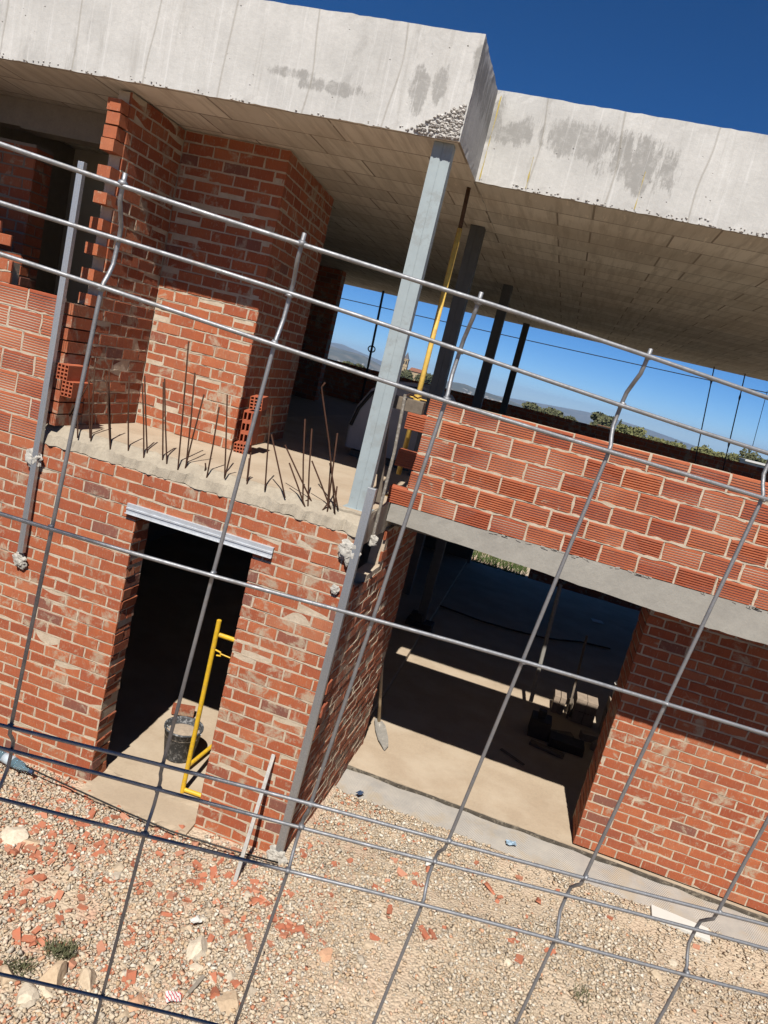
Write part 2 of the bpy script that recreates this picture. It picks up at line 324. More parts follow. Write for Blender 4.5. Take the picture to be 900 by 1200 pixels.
# --- lower left front wall
XL = -5.2; Z0 = -3.15; ZT = -.155
mb = MB()
bricks(mb, (XL, 0, Z0), (1, 0, 0), (0, -1, 0), -XL, ZT-Z0, holes=[(D1-XL, D2-XL, -1, ZL-Z0)], seed=1, jit=.003)
core(mb, XL, D1-.006, REC, .235, Z0, ZT, seed=3); core(mb, D2+.006, -.006, REC, .235, Z0, ZT, seed=4); core(mb, D1-.006, D2+.006, REC, .235, ZL+.004, ZT, seed=5)
bricks(mb, (D1, .004, Z0), (0, 1, 0), (1, 0, 0), .23, ZL-Z0, bl=.25, seed=6, mi=2, jit=.009)
bricks(mb, (D2, .004, Z0), (0, 1, 0), (-1, 0, 0), .23, ZL-Z0, bl=.25, seed=7, mi=2)
for k in range(1, 27):      # toothed right-hand end of the front wall
    if k % 2 and k > 12: mb.box(-.03, .035+random.uniform(-.02, .02), .006, .12, Z0+k*.1, Z0+k*.1+.089)
wall_front = mb.build('brick_wall', [GERO, MORTAR, RIB], house)
mb = MB()
zt, zb = -.425, -.505
for (a, b, c, d, e, f) in ((-1.905, -.62, -.022, -.019, zb, zt), (-1.905, -.62, -.019, .07, zt-.004, zt), (-1.905, -.62, -.045, -.019, zb-.004, zb), (-1.905, -.62, -.030, -.022, zb+.03, zb+.045)): mb.box(a, b, c, d, e, f)
mb.build('door_lintel', LINT, wall_front, bevel=.0015)
# upper part of that wall left of the terrace: large grooved bricks
mb = MB(); XP = -2.83
bricks(mb, (XL, -.004, ZT+.004), (1, 0, 0), (0, -1, 0), XP-XL, 1.19, bl=.31, bh=.17, j=.016, ribs=7, seed=11, phase=.2)
core(mb, XL, XP-.004, 0, .12, ZT+.004, 1.02, seed=6)
mb.build('brick_parapet', [LARGE, MORTAR], house)
# --- return wall of the left wing (faces the garage entrance)
def rtop(u):
    y = u+.02
    return (2.45 if y < .3 else 2.5 if y < .6 else 2.58) if y < .98 else 3.0
mb = MB()
bricks(mb, (0, .02, Z0), (0, 1, 0), (1, 0, 0), 2.36, 2.9, seed=12, mi=2, jit=.004, top=rtop, phase=.3)
core(mb, -.12, -REC, .236, .6, Z0, Z0+2.46, seed=7); core(mb, -.12, -REC, .6, .98, Z0, Z0+2.55, seed=8); core(mb, -.12, -REC, .98, 2.37, Z0, -.26, seed=9)
core(mb, -.12, -REC, .02, .236, Z0, Z0+2.43, seed=17)
ca_, sa_ = math.cos(R(1.9)), math.sin(R(1.9)); mb.v = [(x*ca_+y*sa_, y*ca_-x*sa_, z) for (x, y, z) in mb.v]
mb.build('brick_wall', [GERO, MORTAR, RIB], house)
# --- right wall
mb = MB(); XR = 7.6
bricks(mb, (W2, YW2, ZG+.02), (1, 0, 0), (0, -1, 0), XR-W2, 2.8, seed=13, phase=.35)
bricks(mb, (W2, YW2+.004, ZG+.02), (0, 1, 0), (-1, 0, 0), .5, 2.8, seed=14, phase=.1)
core(mb, W2+REC, XR, YW2+REC, YW2+.5, ZG+.02, -.242, seed=10)
mb.build('brick_wall', [GERO, MORTAR], house)
# --- terrace parapet of large grooved bricks over the beam
mb = MB(); XPL = .02
def par_bricks(mb):
    rnd = random.Random(3); bh = .1605
    for row in range(6):
        st = XPL + (0 if row % 2 == 0 else .0); st = -.04 if row % 2 == 0 else .115
        bricks(mb, (st, YB-.003, .004+row*bh), (1, 0, 0), (0, -1, 0), XR-st, bh-.012, bl=.303, bh=bh-.0005, j=.016, phase=0, ribs=7, seed=20+row, depth=.11, jit=.003)
        if row: joints(mb, lambda a, b, c: Vector((a, YB-.003-c, b)), .14, 5.2, .004+row*bh-.008, .0095, rnd, lambda a, b: True, 0, False, 40+row)
par_bricks(mb); core(mb, .13, XR, YB+.004, YB+.14, .004, .952, seed=11)
mb.build('brick_parapet', [LARGE, MORTAR], house)
# --- edge beam
mb = MB(); rough_box(mb, 0.012, XR, YB, YB+.3, ZBB, 0, res=.07, amp=.004, edge=.006, seed=5)
def bot(x): return -.155-.105*min(1, max(0, x/2.6))     # the beam deepens to the right
mb.v = [(x, y, z if z > -.02 else (z/ZBB)*bot(x)) for (x, y, z) in mb.v]
rng2 = random.Random(5)
for k in range(55):       # mortar squeezed out of the bottom joint
    x = rng2.uniform(.9, 4.5); mb.obox((x, YB-.001, rng2.uniform(-.010, .004)), (rng2.uniform(.008, .03), 0, rng2.uniform(-.004, .004)), (0, .004, 0), (0, 0, rng2.uniform(.003, .008)))
mb.build('edge_beam', BEAMC, house)
# --- first floor slab
mb = MB()
prof = [(.0, -.152), (.035, -.07), (.12, -.004), (.14, 0.0)]
nx = 220; k0 = len(mb.v)
for i in range(nx+1):
    x = -2.83+2.83*i/nx
    for (y, z) in prof:
        n1, n2 = nz(x, y, z, 9, 1), nz(x, y, z, 26, 2); am = 0 if y > .13 else 1
        mb.v.append((x, y+(n1*.026+n2*.020)*am, z+(n1*.014+n2*.014)*am*(1 if y > 0 else .5)))
for i in range(nx):
    for j in range(3): a = k0+i*4+j; mb.f.append((a, a+4, a+5, a+1)); mb.m.append(0); mb.r.append(.5)
rough_box(mb, -5.2, -.002, .14, 12.5, -.25, 0, res=.35, amp=.0, seed=7)
rough_box(mb, 0.0, XR, YB+.31, 2.8, -.25, -.006, res=.35, amp=.0, seed=8)
rough_box(mb, 0.0, XR, 5.9, 12.5, -.25, -.006, res=.35, amp=.0, seed=9)
rough_box(mb, -2.8, -.001, .022, .139, -.25, -.158, res=.1, amp=0, seed=9)
rough_box(mb, -.3, .004, .10, YB+.3, -.262, -.003, res=.06, amp=.006, edge=.012, seed=12)
slab = mb.build('floor_slab', [LIPC], house)
mb = MB(); rough_box(mb, -2.686, -.006, .143, 12.3, .0, .004, res=.3, amp=.0, seed=7); mb.build('screed', FLOORC, slab)
# rebars: (base, tip [, mid]) read on the slab lip
Zz = lambda p: (80+p[0]/4.09, 400+p[1]/4.09); Yy = lambda p: (p[0]/2, 330+p[1]/2)
RB = [((45, 435), (45, 300), Zz), ((105, 505), (97, 170), Zz), ((110, 450), (128, 100), Zz), ((200, 495), (183, 165), Zz), ((203, 488), (195, 110), Zz), ((288, 520), (292, 165), Zz), ((362, 578), (355, 200), Zz), ((378, 530), (366, 165), Zz),
      ((452, 610), (456, 195), Zz), ((472, 570), (462, 178), Zz), ((527, 597), (577, 0), Zz), ((565, 592), (607, 150), Zz), ((553, 640), (651, 255), Zz), ((660, 672), (723, 315), Zz), ((655, 622), (657, 583), Zz), ((748, 690), (762, 255), Zz), ((758, 622), (792, 490), Zz), ((848, 725), (868, 560), Zz), ((20, 335), (107, 190), Zz),
      ((622, 475), (637, 290), Yy), ((665, 492), (636, 358), Yy), ((577, 490), (588, 400), Yy), ((710, 520), (715, 322), Yy), ((721, 548), (731, 345), Yy), ((765, 555), (775, 430), Yy), ((790, 520), (773, 425), Yy), ((765, 555), (791, 355), Yy), ((730, 515), (668, 383), Yy), ((770, 520), (731, 420), Yy),
      ((665, 537), (722, 512), Yy), ((735, 567), (772, 515), Yy), ((680, 572), (712, 530), Yy), ((780, 572), (790, 480), Yy), ((712, 520), (678, 425), Yy)]
for i, (b, t, fn) in enumerate(RB):
    bu, tu = fn(b), fn(t); y = .045 + (i*37 % 10)*.007
    B = onY(*bu, y); T = onY(*tu, y + random.Random(i).uniform(-.02, .08))
    m_ = B.lerp(T, .5) + Vector((random.Random(i+9).uniform(-.006, .006), 0, 0))
    mb = MB(); mb.tube([B-(T-B).normalized()*.05, B, m_, T], .0062, 7); mb.build('rebar', RUST, slab, smooth=True)
mb = MB(); y = .06; pts = [onY(*Yy(q), y+d) for q, d in (((786, 560), 0), ((780, 470), 0), ((771, 375), .02), ((757, 275), .05), ((754, 247), .06), ((762, 237), .05))]
mb.tube(pts, .0065, 7); rb = mb.build('rebar', RUST, slab, smooth=True); rb['label'] = 'bent rusty rebar with a hooked tip'
# --- roof slab: two offset wings
XRO, YR1, YR2, ZS, ZTP = .012, .12, 1.042, 2.7, 3.385
mb = MB()
rough_box(mb, -6.5, XRO, YR1, 3.2, ZS, ZTP, res=.06, amp=.004, edge=.007, seed=21, skip='db')
rough_box(mb, XRO-.02, 9.0, YR2, 3.2, ZS, ZTP+.01, res=.06, amp=.004, edge=.007, seed=22, skip='dlb')
def sheet(x0, x1, y0, y1, z, mi): mb.quad([(x0, y0, z), (x0, y1, z), (x1, y1, z), (x1, y0, z)], mi, .5)
sheet(-6.5, XRO, YR1+.004, YR2+.004, ZS+.004, 1); sheet(-6.5, 9, YR2+.004, 12.55, ZS+.004, 1)
mb.box(-6.5, 9, 3.2, 12.55, ZS+.01, ZTP-.02, 0)
roof = mb.build('roof_slab', [ROOFC, SOFF], house)
# honeycombed lower corner of the roof edge
mb = MB(); rr = random.Random(4)
def rock(mb, c, s, rr, mi=0, r=None, flat=.8):
    k = len(mb.v); r = rr.random() if r is None else r
    t = (1+5**.5)/2; ico = [(-1, t, 0), (1, t, 0), (-1, -t, 0), (1, -t, 0), (0, -1, t), (0, 1, t), (0, -1, -t), (0, 1, -t), (t, 0, -1), (t, 0, 1), (-t, 0, -1), (-t, 0, 1)]
    fc = [(0, 11, 5), (0, 5, 1), (0, 1, 7), (0, 7, 10), (0, 10, 11), (1, 5, 9), (5, 11, 4), (11, 10, 2), (10, 7, 6), (7, 1, 8), (3, 9, 4), (3, 4, 2), (3, 2, 6), (3, 6, 8), (3, 8, 9), (4, 9, 5), (2, 4, 11), (6, 2, 10), (8, 6, 7), (9, 8, 1)]
    M = Matrix.Rotation(rr.uniform(0, 6.3), 3, Vector((rr.uniform(-1, 1), rr.uniform(-1, 1), rr.uniform(-1, 1))).normalized()); sc = Vector((rr.uniform(.75, 1.3), rr.uniform(.75, 1.3), rr.uniform(.6, 1.1)))
    for p in ico:
        p = M @ Vector(p); q = Vector((p.x*sc.x, p.y*sc.y, p.z*sc.z*flat))*(rr.uniform(.72, 1.12)*s/1.9); mb.v.append(tuple(Vector(c)+q))
    for f in fc: mb.f.append(tuple(k+i for i in f)); mb.m.append(mi); mb.r.append(r)
for k in range(420):
    u = rr.random()**1.4; x = XRO-.02-u*.42*rr.random()-.0; z = ZS+.01+rr.random()**1.3*.24*(1-u*.6)
    if (x-XRO)/-.42 + (z-ZS)/.26 > 1.0: continue
    rock(mb, (x, YR1-.004, z), rr.uniform(.008, .019), rr)
for k in range(260):
    x = rr.uniform(.3, 6); rock(mb, (x, YR2-.001, ZS+.004+rr.random()**2*.03*(1+x*.3)), rr.uniform(.005, .012), rr)
for k in range(70):
    x = rr.uniform(-3.8, -.1); rock(mb, (x, YR1-.001, ZS+.004+rr.random()**2*.03), rr.uniform(.005, .011), rr)
agg = mb.build('exposed_aggregate', mat_attr('aggregate', [(0, (.80, .78, .74)), (.6, (.64, .62, .58)), (1, (.42, .40, .37))]), roof); kind(agg, 'stuff')
# yellow foam seams
rr = random.Random(8)
def seam(x, z0, z1, wd, y):
    mb = MB(); n = int((z1-z0)/.02); prev = None
    for i in range(n+1):
        z = z0+(z1-z0)*i/n; w0 = wd*.5*max(.12, .7+1.3*nz(x*3, z*14, 0, 1, 5)); xc = x+(z-z0)*.01+wd*.3*nz(x, z*9, 0, 1, 6); q = [(xc-w0, y+.004, z), (xc-w0*.6, y-.004, z), (xc+w0*.6, y-.004, z), (xc+w0, y+.004, z)]
        if prev:
            for k in range(3): mb.quad([prev[k], prev[k+1], q[k+1], q[k]], 0, .5)
        prev = q
    mb.build('foam_seam', FOAM, roof)
seam(XRO+.03, ZS+.02, ZTP-.03, .014, YR2-.0); seam(.42, ZS+.02, ZS+.26, .02, YR2-.002); seam(1.28, ZS+.02, ZS+.3, .008, YR2-.002); 
# --- toothed wall, pier and rooms on the upper floor
X1 = -2.687
mb = MB()
bricks(mb, (X1, .34, .004), (0, 1, 0), (1, 0, 0), .83, 2.69, seed=31, mi=2, phase=.2, jit=.004); core(mb, X1-.13, X1-REC, .345, 3.4, .004, 2.69, seed=12)
rr = random.Random(2)
for k in range(26):
    z = .006+k*.1
    if k > 9 and k % 2 == 0 or k in (23, 25): x0 = X1-.125+rr.uniform(-.012, .006); mb.box(x0, x0+.118, .215+rr.uniform(-.012, .02), .40, z, z+.088, 0, rr.uniform(.4, 1))
    elif k > 9: mb.box(X1-.12, X1-.004, .36, .45, z, z+.088, 2, rr.random()*.6)
    else: x0 = X1-.135+rr.uniform(-.004, .004); mb.box(x0, X1-.004+rr.uniform(-.01, .004), .02+rr.uniform(-.01, .012), .34, z, z+.088, 0 if k % 3 else 2, rr.uniform(.3, 1))
mb.build('brick_wall', [GERO, MORTAR, RIB], house)
XPI, YPI, YPE = -1.66, 1.171, 2.81
mb = MB()
bricks(mb, (X1+.004, YPI, .01), (1, 0, 0), (0, -1, 0), XPI-X1-.004, 2.68, seed=32, phase=.3, jit=.004)
ang = R(4.6); Ux = Vector((-math.sin(ang)*1.0, math.cos(ang), 0)); Nx = Vector((math.cos(ang), math.sin(ang), 0))
bricks(mb, (XPI, YPI+.004, .01), Ux, Nx, YPE-YPI, 2.68, seed=33, phase=.1, jit=.003)
Pc = Vector((XPI, YPI, 0)); P1 = Pc-Nx*REC+Vector((0, REC, 0)); P2 = P1+Ux*(YPE-YPI-REC*2); 
mb.hexa([(X1, P1.y, .005), (P1.x, P1.y, .005), (P2.x, P2.y, .005), (X1, P2.y, .005), (X1, P1.y, 2.699), (P1.x, P1.y, 2.699), (P2.x, P2.y, 2.699), (X1, P2.y, 2.699)], 1)
mb.build('brick_pier', [GERO, MORTAR], house)
# room at the left: plastered back wall, lintel band, brick jamb
mb = MB(); rough_box(mb, -5.2, X1-.13, 3.0, 3.1, 0, 2.7, res=.3, amp=.004, seed=41); mb.build('plaster_wall', mat_plain('grey_beige_plaster', (.95, .86, .72), .9, .15, 3), house)
mb = MB(); rough_box(mb, -5.2, X1-.13, 1.2, 1.4, 2.455, 2.7, res=.2, amp=.004, seed=42); mb.box(-4.4, X1-.14, 1.18, 1.41, 2.435, 2.45); mb.build('window_head', GREYMORTAR, house)
mb = MB(); core(mb, -5.2, -4.22, 1.2+REC, 1.45, 0, 2.32, seed=13); bricks(mb, (-5.2, 1.2, .004), (1, 0, 0), (0, -1, 0), .98, 2.31, seed=34); bricks(mb, (-4.212, 1.204, .004), (0, 1, 0), (1, 0, 0), .24, 2.31, seed=35)
mb.build('brick_pier', [GERO, GREYMORTAR], house)
mb = MB(); bricks(mb, (-5.2, .30, .02), (1, 0, 0), (0, -1, 0), 1.66, 1.5, seed=36, top=lambda u: 1.5 if u < 1.5 else 1.2); core(mb, -5.2, -3.56, .30+REC, .42, .0, 1.2, seed=15); mb.build('brick_wall', [GERO, MORTAR], house)
# side, rear and inner walls
mb = MB(); bricks(mb, (-7, 9.6, .004), (1, 0, 0), (0, -1, 0), 3.2, 2.69, seed=37, mortar_on=False); mb.box(-7, -3.8, 9.606, 9.85, .004, 2.7, 1); bricks(mb, (-3.8, 9.604, .004), (0, 1, 0), (1, 0, 0), .24, 2.69, seed=38, mortar_on=False)
mb.build('brick_wall', [GERO, GREYMORTAR], house)
mb = MB(); bricks(mb, (-5.2, 12.38, .004), (1, 0, 0), (0, -1, 0), 14.2, .87, seed=39, mortar_on=False); mb.box(-5.2, 9.0, 12.386, 12.5, .004, .868, 1); mb.build('brick_parapet', [GERO, GREYMORTAR], house)
mb = MB(); mb.box(-5.4, -5.2, .0, 12.5, Z0, 2.69, 1); mb.build('brick_wall', [GERO, GREYMORTAR], house)
mb = MB(); mb.box(-5.2, 0.06, 12.2, 12.5, Z0, -.252, 1); mb.build('brick_wall', [GERO, GREYMORTAR], house)
mb = MB(); mb.box(XR, XR+.25, YW2, 12.5, Z0, -.252, 1); mb.build('brick_wall', [GERO, GREYMORTAR], house)
mb = MB(); mb.box(-5.2, -.6, 8.0, 8.2, Z0, -.252, 1); mb.build('brick_wall', [GERO, GREYMORTAR], house)
# --- ground floors
mb = MB(); rough_box(mb, 0.004, XR, YW2-.02, 12.5, ZG-.09, ZG, res=.06 if False else .12, amp=.004, edge=.012, seed=51)
rough_box(mb, -5.2, -.004, .24, 12.5, ZF-.1, ZF, res=.2, amp=.003, seed=52); rough_box(mb, D1, D2, -.17, .24, ZF-.1, ZF+.001, res=.05, amp=.006, edge=.025, seed=53)
mb.build('ground_floor', FLOORC, house)
mb = MB(); rough_box(mb, .004, XR, YW2-.05, YW2-.022, ZG-.08, ZG-.006, res=.06, amp=.003, edge=.005, seed=61); mb.build('edge_board', mat_plain('dark_damp_edge', (.13, .11, .085), .9, .5, 12, spots=(.30, .26, .20)), house)
# --- columns
def column(x0, y0, wd, dp, z0, z1, mat, plate=True):
    mb = MB(); h = wd/2
    mb.box(x0, x0+h-.0012, y0, y0+dp, z0, z1); mb.box(x0+h+.0012, x0+wd, y0, y0+dp, z0, z1); mb.box(x0+h-.02, x0+h+.02, y0+.003, y0+dp-.003, z0+.01, z1-.01)
    c = mb.build('column', mat, house, bevel=.0022)
    return c
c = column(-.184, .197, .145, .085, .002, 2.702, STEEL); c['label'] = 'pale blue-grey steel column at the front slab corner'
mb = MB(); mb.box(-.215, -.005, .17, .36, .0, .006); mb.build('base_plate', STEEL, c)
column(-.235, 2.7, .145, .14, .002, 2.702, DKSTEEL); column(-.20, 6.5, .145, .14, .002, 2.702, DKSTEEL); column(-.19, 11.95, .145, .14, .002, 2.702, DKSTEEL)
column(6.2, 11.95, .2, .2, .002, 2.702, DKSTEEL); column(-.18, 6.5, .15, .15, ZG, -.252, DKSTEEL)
# ================================================================== THINGS ON AND AROUND THE HOUSE
def blob(mb, c, s, seed, n=0, flat=(1, .38, 1)):
    bm = bmesh.new(); bmesh.ops.create_icosphere(bm, subdivisions=4, radius=1); k = len(mb.v); c = Vector(c)
    for v_ in bm.verts:
        d = v_.co.copy(); a = 1.05+.6*nz(*d, 1.6, seed)+.26*nz(*d, 3.6, seed+1)+.09*nz(*d, 9, seed+2)+.05*nz(*d, 22, seed+3)
        mb.v.append(tuple(c+Vector((d.x*flat[0], d.y*flat[1], d.z*flat[2]*(1.25 if d.z < 0 else .9)))*s*.8*a))
    for f in bm.faces: mb.f.append(tuple(k+v_.index for v_ in f.verts)); mb.m.append(0); mb.r.append(.5)
    bm.free()
def rail(label, A, B, wd, plasters, group=None):
    A, B = Vector(A), Vector(B); root = empty('guide_rail', tuple(B)); tag(root, label, 'guide rail', group)
    d = (A-B).normalized(); ax = Vector((1, 0, 0)); ax = (ax-d*ax.dot(d)).normalized(); ay = d.cross(ax)
    mb = MB(); c = (A+B)/2
    mb.obox(c, ax*wd/2, ay*wd*.4, d*(A-B).length/2); mb.obox(c-ay*wd*.4*(1 if ay.y > 0 else -1), ax*wd*.12, ay*.002, d*(A-B).length/2.001)
    mb.build('rail_profile', GALV, root, bevel=.003)
    for i, (p, s) in enumerate(plasters): mb = MB(); blob(mb, Vector(p)+Vector((-.01, -.015, 0)), s, 60+i+int(abs(p[0])*100)); mb.build('plaster_dab', PLASTER, root)
    return root
rail('galvanised mason rail plastered to the front wall corner, running to the ground', onY(437, 572, -.04), onY(327, 999, -.045), .062, [(onY(411, 645, -.03), .085), (onY(395, 690, -.01), .04), (onY(326, 1003, -.05), .09)])
rail('grey mason rail plastered to the wall beside the toothed bricks', onY(97, 190, -.05), onY(25, 647, -.05), .052, [(onY(43, 537, -.03), .085), (onY(26, 655, -.02), .07)])
# leaning short rod
mb = MB(); A = onY(321, 884, -.035); B = onZ(275, 1034, -2.93); d = (A-B).normalized(); ax = Vector((1, 0, 0)); ax = (ax-d*ax.dot(d)).normalized(); ay = d.cross(ax)
mb.obox((A+B)/2, ax*.015, ay*.011, d*(A-B).length/2); mb.obox((A+B)/2-ay*.0115*(1 if ay.y > 0 else -1), ax*.005, ay*.0015, d*(A-B).length/2.02)
o = mb.build('metal_bar', mat_metal('worn_aluminium', (.42, .41, .39), .5, .75, spots=(.5, .42, .34), sc=25), None, bevel=.002, origin=tuple(B)); tag(o, 'short pale metal bar leaning on the brick wall by the corner', 'bar')
# yellow scaffold frame inside the doorway
sc = empty('scaffold_frame', (-1.09, .34, ZF)); tag(sc, 'yellow steel scaffold frame standing inside the doorway', 'scaffold frame')
ys = .32; pt = onY(257, 727, ys); pb = onY(214, 926, ys)
mb = MB(); mb.tube([(pb.x, ys, ZF+.004), (pt.x, ys, pt.z)], .021, 12); mb.tube([(pt.x, ys, pt.z-.03), (pt.x, ys, pt.z+.004)], .017, 12); mb.build('post', YEL, sc, smooth=False)
mb = MB(); mb.tube([(pb.x+1.0, ys+.05, ZF+.004), (pt.x+1.0, ys+.05, pt.z)], .021, 12); mb.build('post', YEL, sc)
a = onY(257, 744, ys); mb = MB(); mb.tube([(a.x, ys, a.z), (a.x+1.0, ys+.05, a.z-.02)], .02, 10); mb.build('crossbar', YEL, sc)
mb = MB(); mb.tube([(pb.x+.02, ys, ZF+.035), (pb.x+1.0, ys+.05, ZF+.035)], .02, 10); mb.build('crossbar', YEL, sc)
mb = MB(); mb.tube([onZ(221, 897, ZF+.06), onZ(250, 861, ZF+.06)+Vector((.12, .35, .0))], .02, 10); mb.build('brace', YEL, sc)
a = onY(252, 764, ys); mb = MB(); mb.tube([a+Vector((0, 0, .02)), a+Vector((.05, 0, .012)), a+Vector((.055, 0, -.02)), a+Vector((.02, 0, -.025))], .008, 8); mb.tube([a+Vector((.05, 0, 0)), a+Vector((.2, .01, -.015))], .006, 6); mb.build('locking_pin', YEL, sc)
# bucket
bc = Vector((-1.40, .80, ZF+.003)); bk = empty('bucket', tuple(bc)); tag(bk, 'black rubber builder bucket of dried mortar on the doorway floor', 'bucket')
mb = MB(); mb.lathe([(.0, 0), (.13, 0), (.138, .012), (.178, .30), (.186, .305), (.186, .32), (.174, .32), (.17, .30), (.155, .18), (0, .18)], 36, origin=bc); mb.build('pail', BLACKP, bk, smooth=True)
mb = MB(); mb.lathe([(.172, .245), (.12, .262), (.06, .255), (0.001, .27)], 30, origin=bc); mb.build('mortar_fill', CEMENT, bk, smooth=True)
mb = MB(); mb.tube([bc+Vector((.172*math.cos(t), .172*math.sin(t), .30))*1 if False else bc+Vector((.185*math.cos(t), .185*math.sin(t)*.55-.06*math.sin(t), .30-.12*math.sin(t)*-1*-1 if False else .30-.05*abs(math.sin(t)))) for t in [math.pi+ i*math.pi/14 for i in range(15)]], .004, 6); mb.build('handle', GALV, bk)
mb = MB(); mb.obox(onZ(215, 832, ZF+.06), (.11, .04, 0), (-.02, .05, 0), (0, 0, .04)); o = mb.build('loose_brick', [RIB], None, bevel=.004, origin=tuple(onZ(215, 832, ZF+.01))); tag(o, 'loose red brick lying on the floor behind the bucket', 'brick')
# shovel leaning on the return wall
sh = empty('shovel', tuple(onZ(449, 875, ZG))); tag(sh, 'shovel with a mortar-crusted blade leaning at the garage entrance wall', 'shovel')
tip = onZ(450, 879, ZG+.01); neck = onX(444, 846, .12); top = onX(447, 790, .05)
mb = MB(); mb.tube([neck, neck.lerp(top, .5), top+(top-neck)*.25], .02, 10); mb.build('handle', LWOOD, sh, smooth=True)
mb = MB(); d = (tip-neck); sx = Vector((.92, -.38, 0)).normalized(); nrm = d.cross(sx).normalized(); pr = [(0, .035), (.1, .085), (.5, .095), (.8, .075), (1, .015)]
for side in (1, -1):
    for (t0, w0), (t1, w1) in zip(pr[:-1], pr[1:]):
        for (a, b) in ((-1, -.5), (-.5, 0), (0, .5), (.5, 1)):
            f = lambda t, w, s: neck+d*t+sx*w*s+nrm*(.03*s*s*(1-t*.6)+.004*side)
            mb.quad([f(t0, w0, a), f(t0, w0, b), f(t1, w1, b), f(t1, w1, a)])
mb.tube([neck-d*.12, neck+d*.2], [.02, .008], 8); mb.build('blade', mat_metal('crusted_steel', (.5, .47, .42), .7, .3, spots=(.66, .60, .50), sc=18), sh, smooth=True)
# metal upright at the rear end of the return wall
mb = MB(); a = onX(488, 648, .02); mb.box(-.0, .05, 2.385, 2.42, ZG+.003, -.28); o = mb.build('guide_rail', GALV, None, bevel=.003, origin=(.02, 2.4, ZG)); tag(o, 'thin metal upright at the shaded end of the garage side wall', 'guide rail')
# timber block, clamp and plank by the column
tb = MB(); p0 = onY(447, 471, .5); p1 = onY(496, 478, .5); tb.obox(((p0.x+p1.x)/2, .53, (p0.z+p1.z)/2+.01), ((p1.x-p0.x)/2, .0, 0), (0, .045, 0), (0, 0, .05)); o = tb.build('timber_block', WOOD, None, bevel=.004, origin=((p0.x+p1.x)/2, .53, p0.z)); tag(o, 'grey weathered timber block clamped across beside the steel column', 'timber')
cl = empty('screw_clamp', tuple(onY(436, 632, .47))); tag(cl, 'mortar-crusted screw clamp rod hanging from the timber block', 'clamp')
mb = MB(); mb.tube([onY(475, 462, .46), onY(462, 530, .46), onY(436, 632, .46)], .013, 8); mb.build('rod', mat_plain('crusted_rod', (.34, .30, .25), .9, .4, 40, spots=(.5, .47, .42)), cl)
mb = MB(); a = onY(476, 464, .46); mb.tube([a, a+Vector((.02, .02, .02)), a+Vector((.07, .12, .0)), a+Vector((.1, .14, .02))], .006, 6); mb.build('hook', RUST, cl)
mb = MB(); blob(mb, onY(436, 632, .46), .05, 3, 12); mb.build('foot', PLASTER, cl)
mb = MB(); a, b = onY(452, 482, .62), onY(441, 588, .62); d = a-b; mb.obox((a+b)/2+Vector((.012, 0, 0)), (.026, 0, 0), (0, .014, 0), d/2); o = mb.build('plank', WOOD, None, bevel=.002, origin=tuple(b)); tag(o, 'upright brown plank standing between the column and the clamp', 'plank')
# yellow prop
pr_ = empty('steel_prop', (.02, 1.25, 0)); tag(pr_, 'worn yellow telescopic steel prop holding up the roof behind the parapet', 'prop')
pt, pb = onY(551, 214, 1.28), onY(467, 556, 1.16); pm = onY(539, 268, 1.27); pb.z = max(pb.z, .0)
mb = MB(); mb.tube([pb, pm], .023, 12); mb.build('outer_tube', YELP, pr_, smooth=True)
mb = MB(); mb.tube([pm, Vector((pt.x, pt.y, 2.70))], .018, 12); mb.build('inner_tube', mat_metal('rusty_tube', (.16, .09, .05), .7, .4, sc=30), pr_, smooth=True)
mb = MB(); mb.box(pb.x-.06, pb.x+.06, pb.y-.06, pb.y+.06, .0065, .0125); mb.build('foot_plate', YELP, pr_)
mb = MB(); cc = pb.lerp(pm, .32); mb.lathe([(.03, -.03), (.036, -.03), (.036, .03), (.03, .03)], 14, origin=cc); mb.tube([cc+Vector((-.08, 0, 0)), cc+Vector((.09, -.03, 0))], .006, 6); mb.build('collar', YELP, pr_)
# dark prop far back with a collar ring
dp = empty('steel_prop', tuple(onY(430, 436, 12.0))); tag(dp, 'thin dark steel prop at the rear edge of the upper floor', 'prop')
a = onY(449, 343, 12.0); b = onY(430, 436, 12.0); d = (a-b); mb = MB(); mb.tube([b-d*.55, b, a+d*.1], .028, 8); mb.build('tube', BLACK, dp)
mb = MB(); c = onY(435.5, 409, 12.0); mb.tube([c+Vector((.085*math.cos(t), 0, .07*math.sin(t))) for t in [i*math.pi/8 for i in range(17)]], .015, 6); mb.build('collar', BLACK, dp)
# grey rounded tank on the upper floor behind the column
gt = empty('water_tank', (-.55, 3.1, 0)); tag(gt, 'pale grey rounded tank with a dark rim in shade behind the steel column', 'tank')
mb = MB(); n = 18; pf = [(-.52, .02), (-.53, .3), (-.48, .52), (-.36, .74), (-.15, .88), (.15, .92), (.42, .86), (.55, .72), (.6, .4), (.6, .02)]
def arch(y0, y1, s=1.0):
    k = len(mb.v)
    for (x, z) in pf: mb.v.append((-.57+x*s, y0, z*s+.08)); mb.v.append((-.57+x*s, y1, z*s+.08))
    for i in range(len(pf)-1): a = k+2*i; mb.f.append((a, a+1, a+3, a+2)); mb.m.append(0); mb.r.append(.5)
    mb.f.append(tuple(k+2*i for i in range(len(pf)))); mb.m.append(0); mb.r.append(.5); mb.f.append(tuple(k+2*i+1 for i in reversed(range(len(pf))))); mb.m.append(0); mb.r.append(.5)
arch(2.95, 3.95); mb.build('tank_body', GREYT, gt, bevel=.03)
mb = MB(); mb.tube([(-.57+x*.93, 2.93, z*.93+.08) for (x, z) in pf[1:-3]], .02, 8); mb.build('rim', BLACK, gt)
mb = MB(); mb.box(-1.02, .02, 3.0, 3.9, .006, .08); mb.build('pallet', WOOD, gt)
